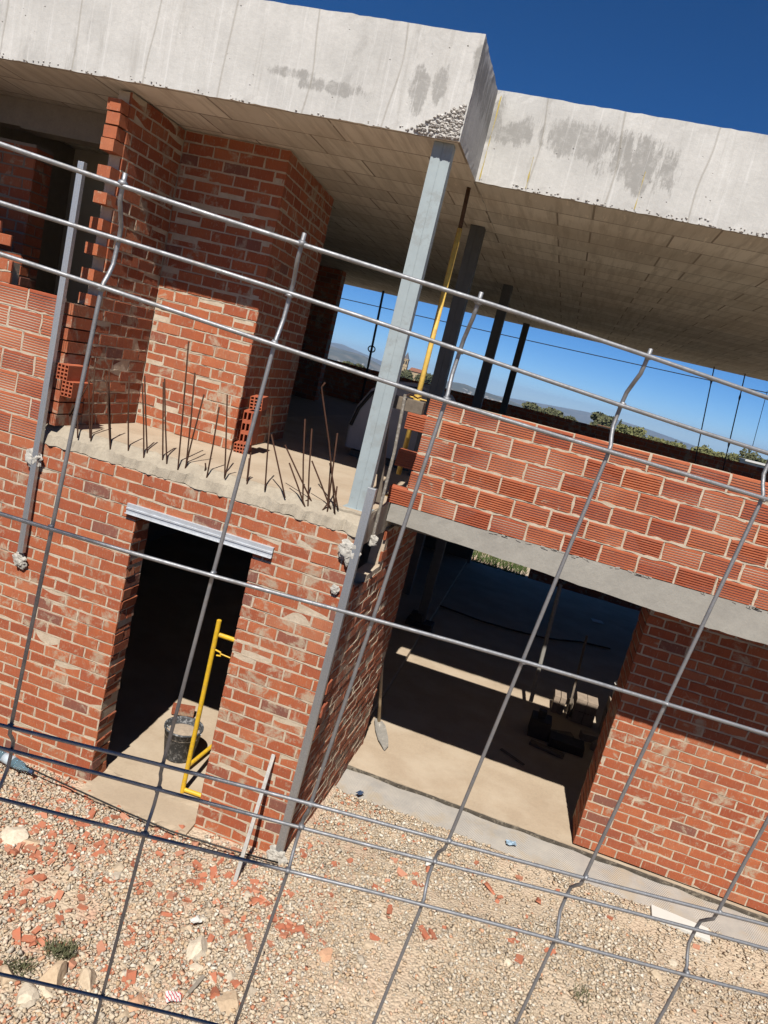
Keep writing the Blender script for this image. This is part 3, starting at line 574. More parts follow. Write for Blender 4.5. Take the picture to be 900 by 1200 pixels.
# hollow bricks stacked by the pier
def hollow(c, ax, ay, az, nx, ny, depth=.06, face=-1):
    """oriented hollow brick; holes on the -ay face"""
    mb = MB(); c, ax, ay, az = map(Vector, (c, ax, ay, az)); r = random.random()
    P = lambda a, b, d: c + ax*a + az*b - ay*(1-d)
    k = 1/nx; fr = .16
    for i in range(nx):
        for j in range(ny):
            a0, a1 = -1+2*i/nx, -1+2*(i+1)/nx; b0, b1 = -1+2*j/ny, -1+2*(j+1)/ny; da, db = (a1-a0)*fr, (b1-b0)*fr
            o_ = [(a0, b0), (a1, b0), (a1, b1), (a0, b1)]; q = [(a0+da, b0+db), (a1-da, b0+db), (a1-da, b1-db), (a0+da, b1-db)]
            for e in range(4):
                f = (e+1) % 4
                mb.quad([P(*o_[e], 0), P(*o_[f], 0), P(*q[f], 0), P(*q[e], 0)], 0, r); mb.quad([P(*q[e], 0), P(*q[f], 0), P(*q[f], 1.2), P(*q[e], 1.2)], 0, r)
            mb.quad([P(*x, 1.2) for x in q], 0, r)
    for s_ in ((1, 0), (-1, 0)): mb.quad([P(s_[0], -1, 0), P(s_[0], 1, 0), P(s_[0], 1, 2), P(s_[0], -1, 2)], 0, r)
    for b in (1, -1): mb.quad([P(-1, b, 0), P(1, b, 0), P(1, b, 2), P(-1, b, 2)], 0, r)
    mb.quad([P(-1, -1, 2), P(1, -1, 2), P(1, 1, 2), P(-1, 1, 2)], 0, r)
    return mb
hbo = Vector((-.10, 0, 0)); hb = [(onZ(290, 528, .05) + Vector((0, .11, 0)) + hbo, 'bottom hollow brick of the short stack leaning at the brick pier', .05, 4, 3), (onZ(290, 528, .05)+Vector((.03, .12, .21))+hbo, 'upright middle brick in the short stack leaning at the brick pier', .155, 3, 3), (onZ(290, 528, .05)+Vector((.06, .13, .445))+hbo, 'hollow brick with open cells on top of the short stack by the pier', .06, 3, 4)]
for i, (c_, lb, hz, a_, b_) in enumerate(hb):
    m_ = hollow(c_, (.062, 0, .006), (-.02, .11, .004), (-.004, 0, hz), a_, b_); o = m_.build('hollow_brick', LARGE, None, origin=tuple(c_)); tag(o, lb, 'brick', 'hollow bricks stacked by the pier')
for i, (u, v, lb) in enumerate(((76, 436, 'hollow brick end with open cells below the toothed bricks'), (81, 456, 'lower hollow brick end with dark open cells beside the mason rail'))):
    c_ = onY(u, v, -.02)+Vector((0, .1, 0)); 
    m_ = hollow(c_, (.05, 0, 0), (0, .13, 0), (0, 0, .062), 3, 4); m_.build('hollow_brick', LARGE, house)
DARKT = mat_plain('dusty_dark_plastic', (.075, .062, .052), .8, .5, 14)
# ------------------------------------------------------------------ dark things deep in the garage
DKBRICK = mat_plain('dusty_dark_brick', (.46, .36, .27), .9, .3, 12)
def stack(name, label, u, v, h, wx, wy, rows, group):
    b = Vector((u, v, ZG)); mb = MB(); rr = random.Random(int(u*9))
    for r_ in range(rows):
        for i in range(2):
            mb.box(b.x+(i-1)*wx/2+.003+rr.uniform(-.004, .004), b.x+i*wx/2-.003, b.y+rr.uniform(-.006, .006), b.y+wy, ZG+.003+r_*h/rows, ZG+(r_+1)*h/rows-.004)
    o = mb.build(name, [DKBRICK], None, bevel=.002, origin=(b.x, b.y, ZG)); tag(o, label, 'brick stack', group)
stack('brick_stack', 'narrow brick stack with a small sunlit top, left of the stacks inside the garage', 2.27, 4.98, .26, .17, .24, 2, 'brick stacks in the garage')
stack('brick_stack', 'wider brick stack with the largest sunlit top, middle of the garage stacks', 2.62, 4.88, .36, .30, .26, 2, 'brick stacks in the garage')
stack('brick_stack', 'brick stack under the grey bucket, nearest the right garage wall', 3.0, 4.72, .52, .26, .26, 3, 'brick stacks in the garage')
b = Vector((3.0, 4.72, ZG)); bk2 = empty('bucket', (b.x, b.y+.13, ZG+.52)); tag(bk2, 'pale grey bucket standing on a brick stack inside the garage', 'bucket')
mb = MB(); mb.lathe([(0, 0), (.10, 0), (.13, .22), (.137, .22), (.137, .235), (.122, .23), (.1, .05), (0, .05)], 24, origin=(b.x, b.y+.13, ZG+.52)); mb.build('pail', WHITE, bk2, smooth=True)
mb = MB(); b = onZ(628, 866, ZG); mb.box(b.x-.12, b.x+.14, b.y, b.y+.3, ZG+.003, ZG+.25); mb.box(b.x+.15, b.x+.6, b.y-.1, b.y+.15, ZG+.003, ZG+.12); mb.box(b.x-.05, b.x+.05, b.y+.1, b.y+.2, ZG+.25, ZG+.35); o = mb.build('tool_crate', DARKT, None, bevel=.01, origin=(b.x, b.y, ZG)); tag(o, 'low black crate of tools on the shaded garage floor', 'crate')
mb = MB(); mb.tube([onZ(622, 822, ZG+.25), onY(657, 685, 4.9)], .028, 8); o = mb.build('pole', mat_metal('worn_pole', (.42, .40, .36), .6, .4, spots=(.55, .5, .42), sc=15), None, origin=tuple(onZ(622, 822, ZG+.25))); tag(o, 'long metal pole standing in the garage with a sunlit lower end', 'pole')
mb = MB(); mb.tube([onZ(664, 842, ZG+.02), onY(688, 745, 5.3)], .016, 6); o = mb.build('broom_stick', WOOD, None, origin=tuple(onZ(664, 842, ZG+.02))); tag(o, 'thin dark stick leaning up among the garage brick stacks', 'stick')
mb = MB(); pts = [onZ(u, v, ZG+.012) for (u, v) in ((478, 700), (500, 704), (530, 715), (565, 728), (600, 738), (640, 748), (680, 752), (715, 760))]; mb.tube(pts, .016, 6); o = mb.build('hose', mat_plain('brown_hose', (.06, .03, .02), .6), None, origin=tuple(pts[0])); tag(o, 'dark hose snaking across the shaded garage floor', 'hose')
mb = MB(); p = onZ(700, 728, ZG+.01); mb.obox(p, (.12, .02, 0), (-.02, .1, 0), (0, 0, .004)); o = mb.build('paper_sheet', WHITE, None, origin=tuple(p)); tag(o, 'small white sheet lying far back on the garage floor', 'paper')
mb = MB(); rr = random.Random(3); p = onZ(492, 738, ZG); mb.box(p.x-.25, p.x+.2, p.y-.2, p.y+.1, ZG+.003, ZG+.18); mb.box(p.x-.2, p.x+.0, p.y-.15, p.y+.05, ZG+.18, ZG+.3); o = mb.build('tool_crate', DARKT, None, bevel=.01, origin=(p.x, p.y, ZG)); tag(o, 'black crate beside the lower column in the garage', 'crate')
rr = random.Random(31)
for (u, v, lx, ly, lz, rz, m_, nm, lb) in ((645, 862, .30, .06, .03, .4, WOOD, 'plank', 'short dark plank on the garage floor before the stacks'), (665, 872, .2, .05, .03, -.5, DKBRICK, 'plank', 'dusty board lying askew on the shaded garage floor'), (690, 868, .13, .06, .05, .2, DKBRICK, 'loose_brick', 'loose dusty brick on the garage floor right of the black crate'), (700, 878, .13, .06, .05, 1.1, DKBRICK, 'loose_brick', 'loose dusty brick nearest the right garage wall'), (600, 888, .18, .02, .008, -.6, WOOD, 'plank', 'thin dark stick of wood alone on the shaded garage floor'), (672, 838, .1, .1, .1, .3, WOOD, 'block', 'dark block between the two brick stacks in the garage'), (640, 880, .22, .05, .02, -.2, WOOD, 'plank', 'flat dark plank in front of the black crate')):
    p = onZ(u, v, ZG); mb = MB(); mb.obox((0, 0, lz+.006), (lx*math.cos(rz), lx*math.sin(rz), 0), (-ly*math.sin(rz), ly*math.cos(rz), 0), (0, 0, lz)); o = mb.build(nm, m_, None, bevel=.004); o.location = p; tag(o, lb, {'loose_brick': 'brick'}.get(nm, nm))
# ================================================================== GROUND
def smooth(t): t = max(0., min(1., t)); return t*t*(3-2*t)
def gz(x, y):
    if y < 1.4:
        z = -2.945 + .03*smooth((-.25-y)/.6) - .02*max(0, min(1, x/2.5))
        if x > -.2: z -= .135*smooth((y+.1)/1.15)*smooth((x+.2)/.4)
        if x < -.3 and y > -.3: z -= .04*smooth((y+.3)/.2)
        if y < -2.5: z += (2.5)*smooth((-2.5-y)/1.9)
        z += .025*nz(x, y, 0, .9, 1)
    elif y < 13: z = -3.19
    elif y < 22: z = -3.19 - 1.2*smooth((y-13)/2.5)
    else:
        z = -4.39 - min(y-22, 100)*.04
        if y > 122: z -= (min(y, 1000)-122)*.018
        if y > 1000: z -= (min(y, 7000)-1000)*.04
    return z
def axis(lo, hi, step, far, g=1.25):
    a = list(np.arange(lo, hi+step/2, step)); d = step; p = hi; up = []
    while p < far: d *= g; p += d; up.append(p)
    d = step; p = lo; dn = []
    while p > -far: d *= g; p -= d; dn.append(p)
    return dn[::-1]+a+up
xs = axis(-5, 6.5, .06, 15000); ys = axis(-2.9, 1.6, .05, 15000)
mb = MB(); W = len(ys)
mb.v = [(x, y, gz(x, y) + ((.012*nz(x, y, 0, 5, 4)+.006*nz(x, y, 0, 14, 5)) if -6 < x < 8 and -3 < y < 2 else 0)) for x in xs for y in ys]
mb.f = [(i*W+j, (i+1)*W+j, (i+1)*W+j+1, i*W+j+1) for i in range(len(xs)-1) for j in range(W-1)]; mb.m = [0]*len(mb.f); mb.r = [.5]*len(mb.f)
s = NT('stony_earth'); v = s.n('ShaderNodeTexVoronoi'); v.inputs['Scale'].default_value = 42; s.l(s.tc.outputs['Object'], v.inputs['Vector'])
c = s.ramp(s.noise(1, 2, stretch=(1, 1, 1), vec=v.outputs['Color']), [(.3, (.56, .44, .31)), (.5, (.70, .57, .42)), (.65, (.62, .49, .36)), (.8, (.78, .67, .52))])
c = s.mix(s.ramp(s.noise(2.2, 6), [(.42, 0), (.6, .75)]), c, (.68, .55, .40))
x_, y_, z_ = s.xyz(); c = s.mix(s.math('MULTIPLY', s.ramp(s.noise(3.1, 7, .65), [(.45, 0), (.62, .7)]), s.ramp(s.math('MULTIPLY', s.math('ADD', x_, 3.0), .2), [(.55, 1), (.85, .15)])), c, (.66, .38, .26)); farm = s.ramp(s.math('DIVIDE', y_, 100), [(.18, 0), (.3, 1)]); gr = s.ramp(s.noise(.02, 8, .7), [(.35, (.06, .075, .03)), (.5, (.10, .10, .05)), (.65, (.22, .19, .12))]); c = s.mix(farm, c, gr)
EARTH = s.out(c, .97, s.bump(v.outputs['Distance'], .7, -.02, s.bump(s.noise(90, 4), .4, .006)))
g = mb.build('ground', EARTH, None, smooth=True); kind(g, 'structure')
# gravel: one mass of small angular stones
def gravel(name, N, smin, smax, region, seed, rr_=None, dens=None):
    r = np.random.default_rng(seed)
    ico = np.array([(x, y, z) for z in (-1, 1) for (x, y) in ((-1, -1), (1, -1), (1, 1), (-1, 1))])*.62
    fc = np.array([(2, 1, 0), (3, 2, 0), (4, 5, 6), (4, 6, 7), (0, 1, 5), (0, 5, 4), (1, 2, 6), (1, 6, 5), (2, 3, 7), (2, 7, 6), (3, 0, 4), (3, 4, 7)])
    x = r.uniform(region[0], region[1], N*2); y = r.uniform(region[2], region[3], N*2)
    keep = ~((x < .08) & (y > -.03)) & ~((x > .0) & (y > 1.40+.08*np.sin(x*2.1)+.06*np.sin(x*7+1)+.05*x)) & ~((x > D1-.1) & (x < D2+.15) & (y > -.16+.05*np.sin(x*9)))
    x, y = x[keep], y[keep]
    dust = np.array([noise.noise(Vector((a*1.3+4, b*1.5, 2)))+.5*noise.noise(Vector((a*3.1, b*3.7, 7))) for a, b in zip(x, y)]) + .22*np.clip((x-.6)/1.5, 0, 1)
    keep = r.random(len(x)) > np.clip((dust-.02)*1.8, 0, .82); x, y = x[keep][:N], y[keep][:N]; N = len(x)
    s = smin*(smax/smin)**(r.random(N)**np.where(x < .4, 1.9, 2.7))
    q = r.normal(size=(N, 4)); q /= np.linalg.norm(q, axis=1)[:, None]; a, b, c, d = q.T
    Rm = np.stack([1-2*(c*c+d*d), 2*(b*c-a*d), 2*(b*d+a*c), 2*(b*c+a*d), 1-2*(b*b+d*d), 2*(c*d-a*b), 2*(b*d-a*c), 2*(c*d+a*b), 1-2*(b*b+c*c)], 1).reshape(N, 3, 3)
    sc = np.stack([r.uniform(.8, 1.35, N), r.uniform(.6, 1.1, N), r.uniform(.45, .9, N)], 1)
    V = ico[None]*sc[:, None]*r.uniform(.5, 1.3, (N, 8, 3)); V = np.einsum('nij,nkj->nki', Rm, V)*s[:, None, None]*.5
    V[:, :, 2] *= .75
    z = np.array([gz(xx, yy) for xx, yy in zip(x, y)]) + .006 + s*.16
    V += np.stack([x, y, z], 1)[:, None]
    Fc = (fc[None]+8*np.arange(N)[:, None, None]).reshape(-1, 3); me = bpy.data.meshes.new(name)
    me.vertices.add(N*8); me.vertices.foreach_set('co', V.reshape(-1)); me.loops.add(N*36); me.loops.foreach_set('vertex_index', Fc.reshape(-1).astype(np.int32))
    me.polygons.add(N*12); me.polygons.foreach_set('loop_start', np.arange(0, N*36, 3, dtype=np.int32)); me.update(calc_edges=True)
    at = me.attributes.new('rnd', 'FLOAT', 'FACE'); at.data.foreach_set('value', np.repeat(np.where((x > .6) | (r.random(N) < .25), r.random(N)*.88, .08+r.random(N)*.92), 12).astype(np.float32))
    me.materials.append(STONE); o = bpy.data.objects.new(name, me); COL.objects.link(o); kind(o, 'stuff'); return o
gravel('gravel', 105000, .011, .052, (-3.3, 4.9, -2.25, 1.62), 3)
# bigger stones and brick shards: individuals
rr = random.Random(12)
def stone(u, v, s, label, flat=.7, group=None, r=None):
    p = onZ(u, v, -2.93); s *= 1.3; p.z = gz(p.x, p.y)+s*.02; bm = bmesh.new(); bmesh.ops.create_icosphere(bm, subdivisions=3 if s > .09 else 2, radius=1); r = rr.random()*.8 if r is None else r
    cuts = [(Vector((rr.gauss(0, 1), rr.gauss(0, 1), rr.gauss(0, .8))).normalized(), rr.uniform(.48, .8)) for _ in range(15)]; sd = rr.randrange(99); sc = Vector((rr.uniform(.8, 1.25), rr.uniform(.7, 1.0), flat))
    for v_ in bm.verts:
        c = v_.co
        for n_, d_ in cuts:      # broken faces: push everything past each plane back onto it
            e = c.dot(n_)-d_
            if e > 0: c = c-n_*e
        c = c*(1+.05*nz(*c, 2.5, sd)+.025*nz(*c, 7, sd)); v_.co = Vector((c.x*sc.x, c.y*sc.y, c.z*sc.z))*s*.62
    mb = MB(); mb.v = [tuple(v_.co) for v_ in bm.verts]; mb.f = [tuple(v_.index for v_ in f.verts) for f in bm.faces]; mb.m = [0]*len(mb.f); mb.r = [r]*len(mb.f); bm.free()
    o = mb.build('rock', STONE, None); o.location = p; o.rotation_euler.z = rr.uniform(0, 6.3); return tag(o, label, 'rock', group)
stone(62, 1150, .21, 'big pale cream boulder at the lower left of the gravel', .6, r=.3); stone(100, 1150, .14, 'pale stone touching the right side of the big cream boulder', .55, r=.25)
stone(30, 1172, .12, 'dark brown rounded stone below the big cream boulder', .9, r=.5); stone(8, 1150, .1, 'tan stone at the left of the big cream boulder', .8, r=.28)
stone(12, 985, .17, 'ochre stone on the gravel by the left edge near the bottle', .5, r=.5); stone(33, 990, .12, 'flat pale stone right of the ochre stone', .4, r=.3)
stone(160, 1178, .13, 'light grey flat stone on the lower gravel', .35, r=.87); stone(232, 1118, .13, 'orange tan upright stone in the middle of the gravel', 1.0, r=.5); stone(268, 1178, .17, 'flat pale square stone at the bottom of the gravel', .3, r=.3); stone(137, 1026, .12, 'flat cream stone amid the left gravel', .35, r=.7); stone(380, 1120, .1, 'grey stone at the middle of the gravel', .6, r=.87)
pl = 'fist sized limestone piece lying in the gravel yard'
for k in range(46):
    u, v = rr.uniform(0, 880), rr.uniform(935, 1195)
    if v < 925+u*.22 or (u > 340 and v < 1000+(u-400)*.2): continue
    stone(u, v, rr.uniform(.045, .085), pl, rr.uniform(.5, .9), 'limestone pieces in the gravel')
cl_ = [(60, 985, 70, 22), (45, 1010, 40, 16), (100, 930, 80, 16), (270, 1030, 40, 10), (330, 1095, 30, 12), (290, 1060, 60, 14), (200, 1150, 90, 8), (560, 990, 40, 8), (600, 1035, 60, 5), (360, 990, 25, 6), (640, 1010, 30, 4), (500, 1060, 160, 8), (700, 1100, 120, 5), (150, 1000, 120, 22), (120, 1060, 200, 40), (80, 960, 130, 30), (350, 1050, 180, 26), (40, 1080, 90, 14), (480, 1000, 120, 10)]
sl = 'broken red brick fragment scattered on the gravel'; base_shards = []
for (u0, v0, sp, n) in cl_:
    for k in range(n):
        u, v = u0+rr.gauss(0, sp*.45), v0+rr.gauss(0, sp*.25)
        p = onZ(u, v, -2.94)
        if p.y > (1.15 if p.x > .1 else -.08) or u < -10: continue
        p.z = gz(p.x, p.y)+.009; mb = MB(); L_, B_, H_ = rr.uniform(.014, .062), rr.uniform(.010, .032), rr.uniform(.006, .02)
        if len(base_shards) < 14:
            J = lambda: rr.uniform(.6, 1.1)
            mb.hexa([Vector((sx*L_*J(), sy*B_*J(), sz*H_*J())) for sz in (-1, 1) for sx, sy in ((-1, -1), (1, -1), (1, 1), (-1, 1))])
            o = mb.build('brick_fragment', SHARD); base_shards.append(o)
        else: o = rr.choice(base_shards).copy(); COL.objects.link(o)
        o.location = p; o.rotation_euler = (rr.uniform(-.5, .5), rr.uniform(-.5, .5), rr.uniform(0, 6.3)); sc_ = rr.uniform(.8, 1.3); o.scale = (sc_, sc_, sc_); tag(o, sl, 'brick fragment', 'brick fragments on the gravel')
# imprinted concrete strip before the garage
mb = MB(); nx_, ny_ = 120, 16
for i in range(nx_+1):
    x = .02+(XR-.02)*i/nx_
    for j in range(ny_+1):
        t = j/ny_; y0_ = 1.27+.05*math.sin(x*3.1)+.13*nz(x, 0, 0, 3, 2)+.08*nz(x, 0, 0, 11, 3); y = y0_ + (YW2-.052-y0_)*t
        tri = abs(((x*1.9+.3) % 1)-.5); mb.v.append((x, min(y, YW2-.052), ZG-.040-.045*(1-t)**2+.03*tri*t+.012*nz(x, y, 0, 5, 3)))
for i in range(nx_):
    for j in range(ny_): a = i*(ny_+1)+j; mb.f.append((a, a+ny_+1, a+ny_+2, a+1)); mb.m.append(0); mb.r.append(.5)
s = NT('imprinted_membrane'); x_, y_, z_ = s.xyz()
tri = s.math('ABSOLUTE', s.math('SUBTRACT', s.math('FRACT', s.math('MULTIPLY', x_, 2.2)), .5)); zig = s.math('SINE', s.math('MULTIPLY', s.math('ADD', y_, s.math('MULTIPLY', tri, .8)), 210))
cb = s.mix(s.ramp(s.noise(5, 8, .7), [(.35, 0), (.65, 1)]), (.47, .44, .40), (.60, .55, .48)); cb = s.mix(s.ramp(s.noise(3.2, 7), [(.5, 0), (.66, .75)]), cb, (.56, .45, .31)); cb = s.mix(s.ramp(zig, [(.2, .22), (.7, 0)]), cb, (.34, .31, .28))
o = mb.build('pavement_strip', s.out(cb, .9, s.bump(zig, .55, .004)), None, smooth=True); kind(o, 'structure')
# small things on the ground
bt = empty('water_bottle', tuple(onZ(10, 892, -2.9))); tag(bt, 'clear blue plastic bottle lying at the foot of the left wall', 'bottle')
a = onZ(-14, 879, -2.90); b = onZ(38, 909, -2.915); a.z = b.z = -2.885; ax = (b-a).normalized(); L_ = (b-a).length
s = NT('blue_pet'); BOT = s.out((.42, .66, .80), .08); s.b.inputs['Transmission Weight'].default_value = .75; s.b.inputs['IOR'].default_value = 1.2
mb = MB(); mb.lathe([(.001, 0), (.036, .004), (.042, .02), (.04, L_*.2), (.043, L_*.22), (.04, L_*.3), (.043, L_*.33), (.043, L_*.62), (.036, L_*.76), (.016, L_*.88), (.014, L_*.93)], 24, origin=a, axis=ax); mb.build('bottle_body', BOT, bt, smooth=True)
mb = MB(); mb.lathe([(.044, L_*.38), (.0445, L_*.38), (.0445, L_*.58), (.044, L_*.58)], 24, origin=a, axis=ax); mb.build('label_band', mat_plain('pale_label', (.62, .72, .80), .4, .2, 30), bt, smooth=True)
mb = MB(); mb.lathe([(.001, L_*1.0), (.017, L_*1.0), (.017, L_*.93), (.001, L_*.93)], 16, origin=a, axis=ax); mb.build('cap', mat_plain('navy_cap', (.05, .08, .16), .5), bt)
mb = MB(); q = [onZ(763, 1060, -3.06), onZ(830, 1088, -3.06), onZ(833, 1103, -3.06), onZ(764, 1074, -3.06)]
mb.hexa([(p.x, p.y, -3.09) for p in q[::-1]]+[(p.x, p.y, -3.055) for p in q[::-1]]); o = mb.build('board', WHITE, None, bevel=.003, origin=(q[0].x, q[0].y, -3.09)); tag(o, 'white board lying flat on the gravel by the right wall', 'board')
def scrap(name, label, cat, u, v, z, m_, w_, h_, rot):
    p = onZ(u, v, z); p.z = gz(p.x, p.y)+.035 if p.y < 1.1 else z+.02; mb = MB(); n = 4; rr2 = random.Random(u)
    for i in range(n+1):
        for j in range(n+1): mb.v.append(((i/n-.5)*w_, (j/n-.5)*h_, rr2.uniform(0, .022)))
    for i in range(n):
        for j in range(n): a = i*(n+1)+j; mb.f.append((a, a+n+1, a+n+2, a+1)); mb.m.append(0); mb.r.append(.5)
    o = mb.build(name, m_); o.location = p; o.rotation_euler = (0, 0, rot); md = o.modifiers.new('t', 'SOLIDIFY'); md.thickness = .0015; return tag(o, label, cat)
s = NT('printed_wrapper'); x_, y_, z_ = s.xyz(); f_ = s.ramp(s.math('SINE', s.math('MULTIPLY', s.math('ADD', x_, s.math('MULTIPLY', y_, .4)), 300)), [(.55, 0), (.6, 1)])
WRAP = s.out(s.mix(f_, (.8, .78, .75), (.62, .04, .08)), .5)
scrap('wrapper', 'red and white printed wrapper crumpled on the gravel', 'wrapper', 201, 1177, -2.93, WRAP, .09, .07, .6)
scrap('plastic_scrap', 'blue and white plastic scrap at the edge of the concrete strip', 'litter', 598, 991, -3.08, mat_plain('blue_film', (.45, .62, .78), .4, .6, 60), .1, .06, .3)
scrap('plastic_scrap', 'dark blue rag scrap where the strip meets the gravel', 'litter', 421, 932, -3.08, mat_plain('navy_rag', (.05, .09, .18), .8, .3, 60), .08, .05, 1.0)
scrap('plastic_scrap', 'white crumpled scrap below the fence wire kink', 'litter', 503, 1008, -3.03, WHITE, .06, .12, .2); scrap('plastic_scrap', 'small white paper scrap amid the middle gravel', 'litter', 228, 1085, -2.93, WHITE, .07, .06, .9)
mb = MB(); p = onZ(229, 1160, -2.93); p.z = gz(p.x, p.y)+.03; mb.obox((0, 0, 0), (.012, .075, .0), (.012, -.002, 0), (0, 0, .006)); o = mb.build('tile_strip', GREYMORTAR); o.location = p; tag(o, 'narrow dark grey strip lying beside the wrapper', 'offcut')
mb = MB(); mb.tube([onZ(0, 884, -2.93)+Vector((-.3, .1, .05)), onZ(0, 884, -2.86), onZ(60, 912, -2.87), onZ(150, 953, -2.88), onZ(200, 974, -2.88), onZ(270, 996, -2.88), onZ(326, 1011, -2.88)], .007, 7); o = mb.build('cable', BLACK, None, smooth=True, origin=tuple(onZ(0, 884, -2.9))); tag(o, 'thin black cable stretched along the foot of the left wall', 'cable')
for (u, v, lb, n) in ((70, 1122, 'low green weed growing behind the big cream boulder', 260), (20, 1140, 'dusty weed by the left edge of the gravel', 120), (680, 1165, 'sparse grey green weed in the right part of the gravel', 46)):
    p = onZ(u, v, -2.93); p.z = gz(p.x, p.y)+.01; mb = MB(); rr2 = random.Random(u)
    for k in range(n):
        t_ = rr2.uniform(0, 6.28); r_ = rr2.random()**.7; a = Vector((.10*r_*math.cos(t_), .065*r_*math.sin(t_), 0)); d = Vector((rr2.gauss(0, .03), rr2.gauss(0, .03), rr2.uniform(.03, .075))); sx = Vector((rr2.uniform(-1, 1), rr2.uniform(-1, 1), 0)).normalized()*.005
        mb.quad([a-sx*.5, a+sx*.5, a+d*.6+sx], 0); mb.quad([a+d*.5-sx, a+d*.5+sx, a+d], 0)
    o = mb.build('weed', mat_attr('weed_leaf', [(0, (.07, .10, .04)), (1, (.13, .15, .07))]), None); o.location = p; tag(o, lb, 'weed')
# ================================================================== FENCE PANEL
FX = [-0.06003, 0.41576, 0.04320, -15.40333, 4.18070, -3.80392, 0.01077, 0.10000, 0.02830, 0.05542, 0.19793, 0.33908, 0.36649, 0.39547, 0.54436]
fy, ft, fr = (R(a) for a in FX[3:6])
fn = Vector((math.sin(fy)*math.cos(ft), math.cos(fy)*math.cos(ft), math.sin(ft))); f0 = Vector((math.cos(fy), -math.sin(fy), 0)); f1 = f0.cross(fn)
FR = f0*math.cos(fr)+f1*math.sin(fr); FU = -f0*math.sin(fr)+f1*math.cos(fr); FO = CAM+Vector(FX[:3]); FQ = FX[6]
rows = [0]+FX[8:15]+[.683, .710, .739, .888, 1.027, 1.054, 1.083, 1.232, 1.371, 1.398, 1.427, 1.55]
folds = {1, 5, 9, 13, 17}
def FP(i, b, q=0): return FO + FR*((i-3)*.1) - FU*b + fn*q
fence = empty('wire_fence', tuple(FP(3, 1.6))); tag(fence, 'galvanised welded wire mesh fence panel close in front of the site', 'fence')
I0, I1 = -9, 15; wob = random.Random(1)
for k, b in enumerate(rows):
    mb = MB(); q = FQ if k in folds else 0; pts = []
    for i in range((I1-I0)*2+1): ii = I0+i/2; pts.append(FP(ii, b+.0012*math.sin(ii*1.3+k*2), q+.001*math.sin(ii*.9+k)-.0014))
    mb.tube(pts, .0013, 9); mb.build('horizontal_wire', WIRE, fence, smooth=True)
def vprof():
    P = [(-.0055, 0)]
    for k, b in enumerate(rows):
        if k in folds:
            a, c = rows[k-1], rows[k+1]; P += [(a+(b-a)*.1, 0), (a+(b-a)*.32, FQ*.06), (a+(b-a)*.5, FQ*.45), (a+(b-a)*.75, FQ*.93), (b, FQ), (b+(c-b)*.5, FQ*.93), (b+(c-b)*.72, FQ*.55), (b+(c-b)*.9, FQ*.1), (c+.004, 0)]
        elif (k-1) not in folds and (k+1) not in folds: P.append((b, 0))
    P.append((1.57, 0)); return P
VP_ = vprof()
for i in range(I0, I1+1):
    mb = MB(); mb.tube([FP(i+.012*math.sin(b*5+i*2.1), b, q+.0014) for b, q in VP_], .00125, 9)
    for k, b in enumerate(rows): qq = FQ if k in folds else 0; rock(mb, FP(i+.012*math.sin(b*5+i*2.1), b, qq), wob.uniform(.0024, .0030), wob)
    mb.build('vertical_wire', WIRE, fence, smooth=True)
for i in (I0-.25, I1+.25): mb = MB(); mb.tube([FP(i, -.06), FP(i, 1.60)], .02, 12); mb.build('post', GALV, fence, smooth=True)
for i in (I0-.25, I1+.25):
    p = FP(i, 1.6); mb = MB(); mb.box(p.x-.1, p.x+.1, p.y-.28, p.y+.28, p.z-.06, p.z+.06); o = mb.build('concrete_block', BEAMC, None, bevel=.02, origin=tuple(p)); tag(o, 'concrete foot block holding the %s end post of the wire fence panel' % ('left' if i < 0 else 'right'), 'concrete block', 'concrete blocks under the fence posts')
# ================================================================== BEYOND THE HOUSE
# overhead cable and hanging strings
mb = MB(); a, b, c = onY(380, 345.5, 34), onY(640, 405, 34), onY(960, 474, 34); pts = []
for i in range(-6, 31):
    t = i/24; pts.append(a*((1-t)*(1-2*t))+b*(4*t*(1-t))+c*(t*(2*t-1)) if False else a.lerp(c, t)+Vector((0, 0, .18*(t-.5)**2-.02)))
mb.tube(pts, .022, 6); o = mb.build('overhead_cable', BLACK, None, origin=tuple(pts[0])); tag(o, 'thin overhead power cable crossing the sky behind the house', 'cable')
for i, (p, q, lb) in enumerate((((835, 440), (813, 548), 'thin dark cord hanging from the rear roof edge, leftmost of three'), ((871, 448), (846, 556), 'knotted dark cord hanging between two thinner cords at the rear roof edge'), ((896, 470), (880, 530), 'faint thin cord hanging nearest the right rear column'))):
    a, b = onY(*p, 12.0), onY(*q, 12.0); a = a+(a-b)*.2; mb = MB(); mb.tube([a, a.lerp(b, .5), b], .012 if i < 2 else .006, 6)
    if i < 2:
        for t in (.3, .72) if i else (.22,): c = a.lerp(b, t); mb.tube([c+(a-b)*.03, c, c-(a-b)*.03], [.012, .024, .012], 6)
    o = mb.build('hanging_cord', BLACK, None, origin=tuple(a)); tag(o, lb, 'cord', 'cords hanging at the rear roof edge')
